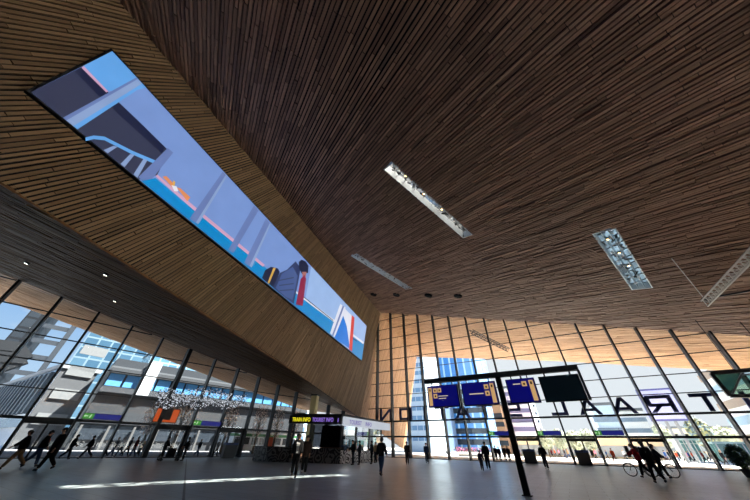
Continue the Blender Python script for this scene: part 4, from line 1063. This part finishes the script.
a0, a1 = xr(606, 629, 60); z1 = fa(612, 405, 60)[1]
block('office_block', 'blue grey office block with window grid left of the purple banner', FR, a0, a1, 60, 15, z1, mat('pale_blue_cladding', (170, 190, 206), .5), wins=(7, 6, 1.7, 1.4, 5.2, 2.7), winm=WINH)
a0, a1 = xr(632, 659, 64); z1 = fa(636, 411, 64)[1]
block('apartment_block', 'white low-rise with small dark windows beside the purple banner', FR, a0, a1, 64, 12, z1, CON, wins=(8, 4, .9, 1.0, 5.6, 2.5), winm=WINH)
a0, a1 = xr(513, 663, 52); z1 = fa(600, 437.5, 52)[1]
block('shop_row', 'low tan row of shop fronts across the plaza', FR, a0, a1, 52, 5, z1, mat('tan_stone', (206, 180, 146), .7), wins=(18, 1, 2.6, 2.1, .4, 3), winm=mat('shop_glass', (150, 150, 150), .2), roof=CON)
a0, a1 = xr(664, 742, 110); z1 = fa(700, 428.5, 110)[1]
block('long_building', 'long cream building far off at the right of the plaza', FR, a0, a1, 110, 12, z1, mat('cream_stone', (214, 200, 172), .7), wins=(26, 2, 1.8, 1.6, 2, 3.4), winm=CONG)
a0 = fa(745, 444, 64)[0]; a1 = a0 + 10
t = block('striped_building', 'striped white, brown and blue building at the right edge', FR, a0, a1 + 12, 34, 30, 34, mat('light_cladding', (214, 208, 204), .6))
st_m = [mat('brown_stripe', (150, 126, 106), .6), mat('blue_grey_stripe', (150, 172, 190), .3), WHITE]
for k in range(9):
    mb = MB(); mb.box(-.25, a1 + 12 - a0, -.25, 30.2, 3.4 + 3.3 * k, 5.0 + 3.3 * k); mb.build('stripe', st_m[k % 2], t)
# purple banner on two legs
a0, a1 = xr(655, 709, 30, py=420); a0, z0 = fa(637.5, 390, 30); a1, _ = fa(697, 421, 30); zb = fa(670, 421, 30)[1]; zt = fa(655, 388.5, 30)[1]
a0 = fa(646, 410, 30)[0]; a1 = fa(684, 410, 30)[0]
t = thing('banner_board', 'large lilac billboard on posts behind the reversed R', 'billboard', FR @ Matrix.Translation((0, 30, 0)))
mb = MB(); mb.box(a0, a1, 0, .5, zb, zt); mb.build('board', mat('dark_violet_edge', (90, 92, 150), .5), t)
mb = MB(); mb.box(a0 + .3, a1 - .3, -.06, 0, zb + .3, zt - .3); mb.build('sheet', mat('lilac_sheet', (186, 188, 236), .5, var=.05), t)
for a in (a0 + 2, a1 - 2): mb = MB(); mb.tube([(a, .25, 0), (a, .25, zb)], .25, 10); mb.build('post', CONG, t)
# glass pavilion and tram shelter on the plaza
def pavilion(label, px0, px1, pyt, out, depth):
    a0, a1 = xr(px0, px1, out, py=452); z1 = fa((px0 + px1) / 2, pyt, out)[1]
    t = thing('glass_pavilion', label, 'pavilion', FR @ Matrix.Translation((a0, out, 0)), 'teal glass pavilions'); w = a1 - a0
    mb = MB(); mb.box(0, w, 0, depth, 0, z1); mb.build('glazing', facade('teal_glazing', (92, 140, 142), (200, 220, 218), 1.6, 3.2, .06, col2=(132, 172, 170)), t)
    mb = MB(); mb.box(-.6, w + .6, -.8, depth + .5, z1, z1 + .35); mb.build('roof', mat('pale_teal_roof', (178, 204, 200), .5), t)
    for k in range(5): mb = MB(); mb.tube([(w * k / 4, -.5, 0), (w * k / 4, -.5, z1)], .09, 8); mb.build('column', CON, t)
pavilion('teal glass pavilion beyond the bicycles on the plaza', 684, 702, 440.5, 58, 6)
pavilion('larger teal glass pavilion at the right edge of the plaza', 720, 775, 444, 50, 7)
a0, a1 = xr(455, 494, 24); z = fa(470, 446, 24)[1]
t = thing('planter_bench', 'long white planter bench on the plaza below the glass tower', 'bench', FR @ Matrix.Translation((a0, 24, 0)))
mb = MB(); mb.box(0, a1 - a0, 0, 1.2, .35, .8); mb.build('seat', WHITE, t)
mb = MB(); mb.box(.4, a1 - a0 - .4, .2, 1.0, 0, .35); mb.build('base', CONG, t)
mb = MB(); rnd = random.Random(9)
for k in range(9): leaves(mb, ((a1 - a0) * (k + .5) / 9, .6, 1.2), (1.2, .6, .5), 90, .16, rnd, 3)
mb.build('flowers', LEAF + [mat('pink_petals', (196, 92, 150), .6)], t)
# trees
def tree(label, base, h, r, seed, mats, group, n=700, size=.35, trunk=(96, 80, 64)):
    rnd = random.Random(seed)
    t = thing('tree', label, 'tree', Matrix.Translation(base), group)
    mb = MB(); mb.tube([(0, 0, 0), (.05, 0, h * .4), (0, .05, h * .75)], [h * .03, h * .022, h * .01], 8); mb.build('trunk', mat('tree_bark', trunk, .9), t)
    mb = MB()
    for k in range(9):
        a = k * 2.4; z = h * (.35 + .05 * k); mb.tube([(0, 0, z), (math.cos(a) * r * .5, math.sin(a) * r * .5, z + h * .12), (math.cos(a) * r * .8, math.sin(a) * r * .8, z + h * .28)], [h * .012, h * .008, h * .004], 5)
    mb.build('branches', mat('tree_bark', trunk, .9), t)
    mb = MB(); leaves(mb, (0, 0, h * .64), (r, r, h * .36), n, size, rnd); mb.build('foliage', mats, t)
GL = [mat('grey_green_leaf', (158, 164, 142), .7), mat('sage_leaf', (178, 180, 156), .7)]
for i, (px, out, h, r) in enumerate([(547, 36, 5.2, 1.7), (562, 42, 5.6, 1.8), (577, 36, 5.0, 1.7), (591, 42, 5.6, 1.8)]):
    v = front(px, 446, out); tree('grey green tree on the plaza, %s in the row before the bins' % ('first', 'second', 'third', 'fourth')[i], Vector((v.x, v.y, 0)), h, r, i, GL, 'plaza trees')
for i, (px, out, h, r, lb_) in enumerate([(668, 98, 9, 4, 'olive tree left of the tall bluish tree beyond the banner'), (708, 80, 22, 6.5, 'tall bluish green tree rising behind the long cream building'), (729, 84, 13, 6, 'broad olive tree right of the tall bluish tree')]):
    v = front(px, 446, out); tree(lb_, Vector((v.x, v.y, 0)), fa(px, (424, 416, 426)[i], out)[1], (2.5, 2.6, 3.5)[i], 20 + i, [mat('blue_green_leaf', (112, 132, 140), .7), mat('pale_olive_leaf', (160, 158, 112), .7)] if i == 1 else GL, 'far trees', 900, .6)

# ---- through the left glass
def xl(px0, px1, out, py=440): return la(px0, py, out)[0], la(px1, py, out)[0]
DT = facade('dark_tower_cladding', (30, 36, 44), (20, 24, 30), 3.2, 3.4, .35, rough=.6, spec=.2, col2=(42, 50, 58))
a0, a1 = xl(-84, -52, 100)
t = block('dark_tower', 'leaning dark grey tower with a ladder-like edge at the far left', LF, a0, a1, 100, 25, 190, DT)
mb = MB(); w = a1 - a0
for k in range(40): mb.box(w + .2, w + 6.6, -.3, .3, 3 + 4.8 * k, 4.3 + 4.8 * k)
mb.build('ladder_rungs', mat('slate_rail', (44, 50, 58), .5), t)
mb = MB(); mb.box(w + 6.4, w + 7.8, -.5, .5, 0, 190); mb.build('ladder_rail', mat('slate_rail', (44, 50, 58), .5), t)
# dark steel bracket in front of it
lp = lambda px, py, out=45: Vector((la(px, py, out)[0], out, la(px, py, out)[1]))
t = thing('steel_gantry', 'dark pointed steel gantry jutting in at the far left before the tower', 'gantry', LF)
mb = MB()
for p_, q_, w_ in (((-30, 342), (18, 347.5), 2.2), ((-30, 354), (27, 359.5), 2.2), ((17, 346), (27, 359.5), 2.0), ((-30, 379), (27, 360), 1.8), ((2, 345.5), (-14, 374), 1.4)):
    mb.bar(lp(*p_), lp(*q_), w_ * .8, w_ * .8)
mb.build('beam', mat('gantry_steel', (20, 24, 30), .6), t)
mb = MB(); 
for px in (-24, -6): a, z = la(px, 360, 45); mb.tube([(a, 45, 0), (a, 45, z)], .5, 10)
mb.build('column', mat('gantry_steel', (20, 24, 30), .6), t)
# white building turned the other way, with dark fins
v = left(11, 441, 40); zt = onpl(62, 368, Vector((v.x, v.y, 0)), NF).z
Mw = FR.copy(); Mw.translation = Vector((v.x, v.y, 0))
t = thing('white_office', 'white office building with a row of dark slanting fins at the left', 'building', Mw)
mb = MB(); WD = (xl(70, 300, 35)[0] - la(11, 441, 40)[0]) / .977 - 1.5; mb.box(-48, 0, 0, WD, 0, zt); mb.build('facade', mat('white_render', (222, 226, 230), .6, var=.04), t)
mb = MB(); mb.box(-48.4, .4, -.5, WD + .4, zt, zt + .7); mb.build('roof_edge', CONG, t)
for k in range(13): mb = MB(); mb.box(-2.2 - 3.2 * k - 1.1, -2.2 - 3.2 * k, -.7, 0, zt - 7.5, zt - .6); mb.build('fin', mat('slate_fin', (66, 76, 86), .5), t)
for k in range(3): mb = MB(); mb.box(-48, 0, -.25, 0, 3 + 4.4 * k, 4.6 + 4.4 * k); mb.build('window_band', WIN, t)
mb = MB(); mb.box(0, .12, 0, WD, 0, zt); mb.build('side_wall', mat('side_render_shade_tone', (66, 68, 72), .7), t)  # white render darkened here to offset the sun on this side
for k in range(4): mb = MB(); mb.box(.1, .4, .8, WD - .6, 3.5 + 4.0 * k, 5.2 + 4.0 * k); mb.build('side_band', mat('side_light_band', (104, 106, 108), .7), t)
# long office with bands
Z35 = lambda py, px=150: la(px, py, 35)[1]
a0, a1 = xl(70, 300, 35)
zs = {y: Z35(y) for y in (441, 428, 420, 397, 394, 377, 375, 363)}
mb_dark = mat('dark_band', (50, 54, 60), .5); GRB = mat('grey_canopy_band', (58, 61, 66), .6); BLW = mat('sky_blue_glazing', (88, 142, 186), .12, var=.2)
t = block('long_office', 'long grey office with blue window strip and dark bands across the left plaza', LF, a0, a1, 35, 16, zs[375], mat('grey_panel', (48, 51, 56), .6),
          bands=[(zs[441], zs[428] - zs[441], WIND, .2), (zs[428] + .3, zs[397] - zs[428], mat('mid_grey_panel', (44, 47, 52), .6), .5), (zs[397], zs[394] - zs[397] + .4, GRB, 1.2), (zs[377] - .2, zs[375] - zs[377] + .5, GRB, .8)])
nw = 17; w = a1 - a0
mb = MB(); mb.box(-w / nw * .43, w / nw * .43, -.3, .05, 0, zs[377] - zs[394] - .9); pr = mb.build('window', BLW, t)
for k in range(nw):
    o = pr if k == 0 else pr.copy()
    if k: C.objects.link(o); o.parent = t
    o.location = (w * (k + .5) / nw, 0, zs[394] + .6)
for k in range(12): mb = MB(); mb.box(w * k / 12 + .2, w * k / 12 + .55, -.9, -.5, 0, zs[428]); mb.build('pier', mat('pier_grey', (84, 84, 84), .7), t)
mb = MB(); mb.box(0, w * .55, .5, 10, zs[375] + .7, zs[363]); mb.build('upper_storey', mb_dark, t)
mb = MB(); c0 = la(125, 440, 35)[0] - a0; 
for px in (111,): a = la(px, 440, 34)[0] - a0; mb.box(a, a + 2.2, -1.3, .2, zs[397], zs[363]); 
mb.build('white_pier', mat('annex_white', (178, 182, 186), .6), t)
a0, a1 = xl(15, 106, 120)
block('glass_tower', 'broad blue glass tower with pale window grid behind the left offices', LF, a0, a1, 120, 40, 110, facade('steel_blue_grid', (44, 74, 98), (112, 132, 146), 4.4, 4.0, .3, col2=(78, 108, 128)))
a0, a1 = xl(108, 214, 90); z1 = la(160, 351, 90)[1]
block('glass_slab', 'lower pale blue glass slab right of the broad tower', LF, a0, a1, 90, 20, z1, facade('pale_blue_grid', (66, 108, 142), (138, 160, 172), 3.2, 3.2, .25, col2=(104, 142, 166)))
a0, a1 = xl(232, 262, 60); z1 = la(207, 367, 60)[1] * .96
t = block('white_annex', 'small white block with four dark portholes above the left offices', LF, a0, a1, 60, 12, z1, mat('annex_white', (178, 182, 186), .6))
for k in range(4): mb = MB(); mb.tube([((a1 - a0) * .3 + 2.1 * k, -.15, z1 - 2.4), ((a1 - a0) * .3 + 2.1 * k, .1, z1 - 2.4)], .75, 14); mb.build('porthole', WIND, t)
a0, a1 = xl(277, 294, 110); z1 = la(283, 391, 110)[1]
block('office_block', 'slim dusk blue tower beyond the kiosk counter', LF, a0, a1, 110, 16, z1 * 1.15, mat('dusk_blue_cladding', (96, 112, 136), .5), wins=(5, 9, 2.2, 2.0, 4, 4.3), winm=PALEB)
a0, a1 = xl(293, 302, 132); z1 = la(288, 395, 132)[1]
block('office_block', 'bright white glass slab right of the dusk blue tower', LF, a0, a1 + 6, 132, 14, z1 * 1.15, PALEB, wins=(3, 8, 2.4, 2.2, 4, 4.6), winm=WIN)
BLOS = [mat('blossom_cream', (238, 218, 202), .8), mat('blossom_pink_grey', (218, 190, 176), .8)]
for i, (px, out, h) in enumerate([(172, 12, 7.5), (222, 12, 7.5), (254, 14, 7.5), (273, 14, 7.5), (290, 15, 7.5), (141, 13, 6.5)]):
    v = left(px, 446, out); tree('slim pale blossoming tree, %s' % ('behind the orange display', 'beside the second blue sign', 'right of the left litter bin', 'left of the orange cabinet', 'nearest the kiosk sign', 'farthest left of the row')[i], Vector((v.x, v.y, 0)), h, 1.3, 40 + i, BLOS, 'blossom trees by the left glass', 420, .16, (150, 126, 106))
# tram, orange cabinet, barrier
a0, a1 = xl(236, 300, 18, 446)
t = thing('tram', 'white and green tram passing beyond the left glass', 'tram', LF @ Matrix.Translation((a0, 20, 0))); w = a1 - a0
mb = MB(); mb.box(0, w, 0, 2.4, .35, 3.3); mb.build('body', WHITE, t)
mb = MB(); mb.box(-.02, w + .02, -.03, 2.43, 2.55, 3.0); mb.build('green_stripe', mat('tram_green', (60, 130, 76), .5), t)
nw = 8
for k in range(nw): mb = MB(); mb.box(w * k / nw + .25, w * (k + 1) / nw - .25, -.05, .02, 1.3, 2.4); mb.build('window', WIND, t)
for k in range(4):
    for y in (.2, 2.2): mb = MB(); mb.tube([(w * (k + .5) / 4, y - .1, .36), (w * (k + .5) / 4, y + .1, .36)], .36, 14); mb.build('wheel', BLACK, t)
a0, a1 = xl(265.5, 271.5, 8, 448); z1 = la(268, 437, 8)[1]
t = thing('orange_cabinet', 'bright orange cabinet outside behind the counter wall', 'cabinet', LF @ Matrix.Translation((a0, 8, 0)))
mb = MB(); mb.box(0, a1 - a0, 0, .9, .1, max(z1, 1.6)); mb.build('body', mat('bright_orange', (226, 96, 40), .5), t)
mb = MB(); mb.box(.08, a1 - a0 - .08, .08, .82, 0, .1); mb.build('plinth', BLACK, t)
mb = MB(); mb.box(.1, a1 - a0 - .1, -.03, 0, .3, max(z1, 1.6) - .2); mb.build('door', mat('deep_orange', (206, 80, 30), .5), t)

# ------------------------------------------------------------------ daylight
SUN = Vector((.50, .035, .866)).normalized()
sl = bpy.data.lights.new('sun', 'SUN'); sl.energy = 20; sl.angle = math.radians(.53); sl.color = (1, .95, .87)
so = bpy.data.objects.new('sun', sl); C.objects.link(so); so.rotation_euler = SUN.to_track_quat('Z', 'Y').to_euler(); so.location = (20, 0, 60)
w = bpy.data.worlds.new('sky'); SC.world = w; w.use_nodes = True; nt = w.node_tree; N, L = nt.nodes, nt.links
bg = N['Background']; tc = N.new('ShaderNodeTexCoord'); sp = N.new('ShaderNodeSeparateXYZ'); L.new(tc.outputs['Generated'], sp.inputs[0])
gr = N.new('ShaderNodeValToRGB'); gr.color_ramp.elements[0].color = lin((208, 228, 243)); gr.color_ramp.elements[1].color = lin((74, 152, 226)); gr.color_ramp.elements[1].position = .45
L.new(sp.outputs[2], gr.inputs['Fac'])
nz = N.new('ShaderNodeTexNoise'); nz.inputs['Scale'].default_value = 3.2; nz.inputs['Detail'].default_value = 8; nz.inputs['Roughness'].default_value = .55
mp = N.new('ShaderNodeMapping'); mp.inputs['Scale'].default_value = (1, 1, 2.2); mp.inputs['Location'].default_value = (.3, 0, .1)
L.new(tc.outputs['Generated'], mp.inputs[0]); L.new(mp.outputs[0], nz.inputs['Vector'])
# more cloud towards the front right of the hall
dt = N.new('ShaderNodeVectorMath'); dt.operation = 'DOT_PRODUCT'; dt.inputs[1].default_value = (.8, .6, 0); L.new(tc.outputs['Generated'], dt.inputs[0])
ma = N.new('ShaderNodeMath'); ma.operation = 'MULTIPLY_ADD'; ma.inputs[1].default_value = .3; L.new(dt.outputs['Value'], ma.inputs[0]); L.new(nz.outputs['Fac'], ma.inputs[2])
cr = N.new('ShaderNodeValToRGB'); cr.color_ramp.elements[0].position = .5; cr.color_ramp.elements[0].color = (0, 0, 0, 1); cr.color_ramp.elements[1].position = .66
L.new(ma.outputs[0], cr.inputs['Fac'])
mx = N.new('ShaderNodeMix'); mx.data_type = 'RGBA'; mx.inputs[7].default_value = lin((232, 234, 238)); L.new(cr.outputs['Color'], mx.inputs[0]); L.new(gr.outputs['Color'], mx.inputs[6])
L.new(mx.outputs[2], bg.inputs['Color']); bg.inputs['Strength'].default_value = .62

# ------------------------------------------------------------------ camera
cam = bpy.data.cameras.new('camera'); cam.sensor_width = 36; cam.sensor_fit = 'HORIZONTAL'; cam.lens = FOC / 750 * 36; cam.clip_end = 2000; cam.clip_start = .05
co = bpy.data.objects.new('camera', cam); C.objects.link(co)
M = Matrix.Identity(4); back = -CFW
for i in range(3): M[i][0], M[i][1], M[i][2], M[i][3] = CR[i], CU[i], back[i], EYE[i]
co.matrix_world = M; SC.camera = co
SC.view_settings.view_transform = 'Standard'; SC.view_settings.look = 'None'; SC.view_settings.gamma = 1; SC.view_settings.use_curve_mapping = False
SC.view_settings.exposure = EXPO
try:
    SC.cycles.max_bounces = 10; SC.cycles.diffuse_bounces = 5; SC.cycles.transparent_max_bounces = 24; SC.cycles.use_denoising = True
except Exception: pass
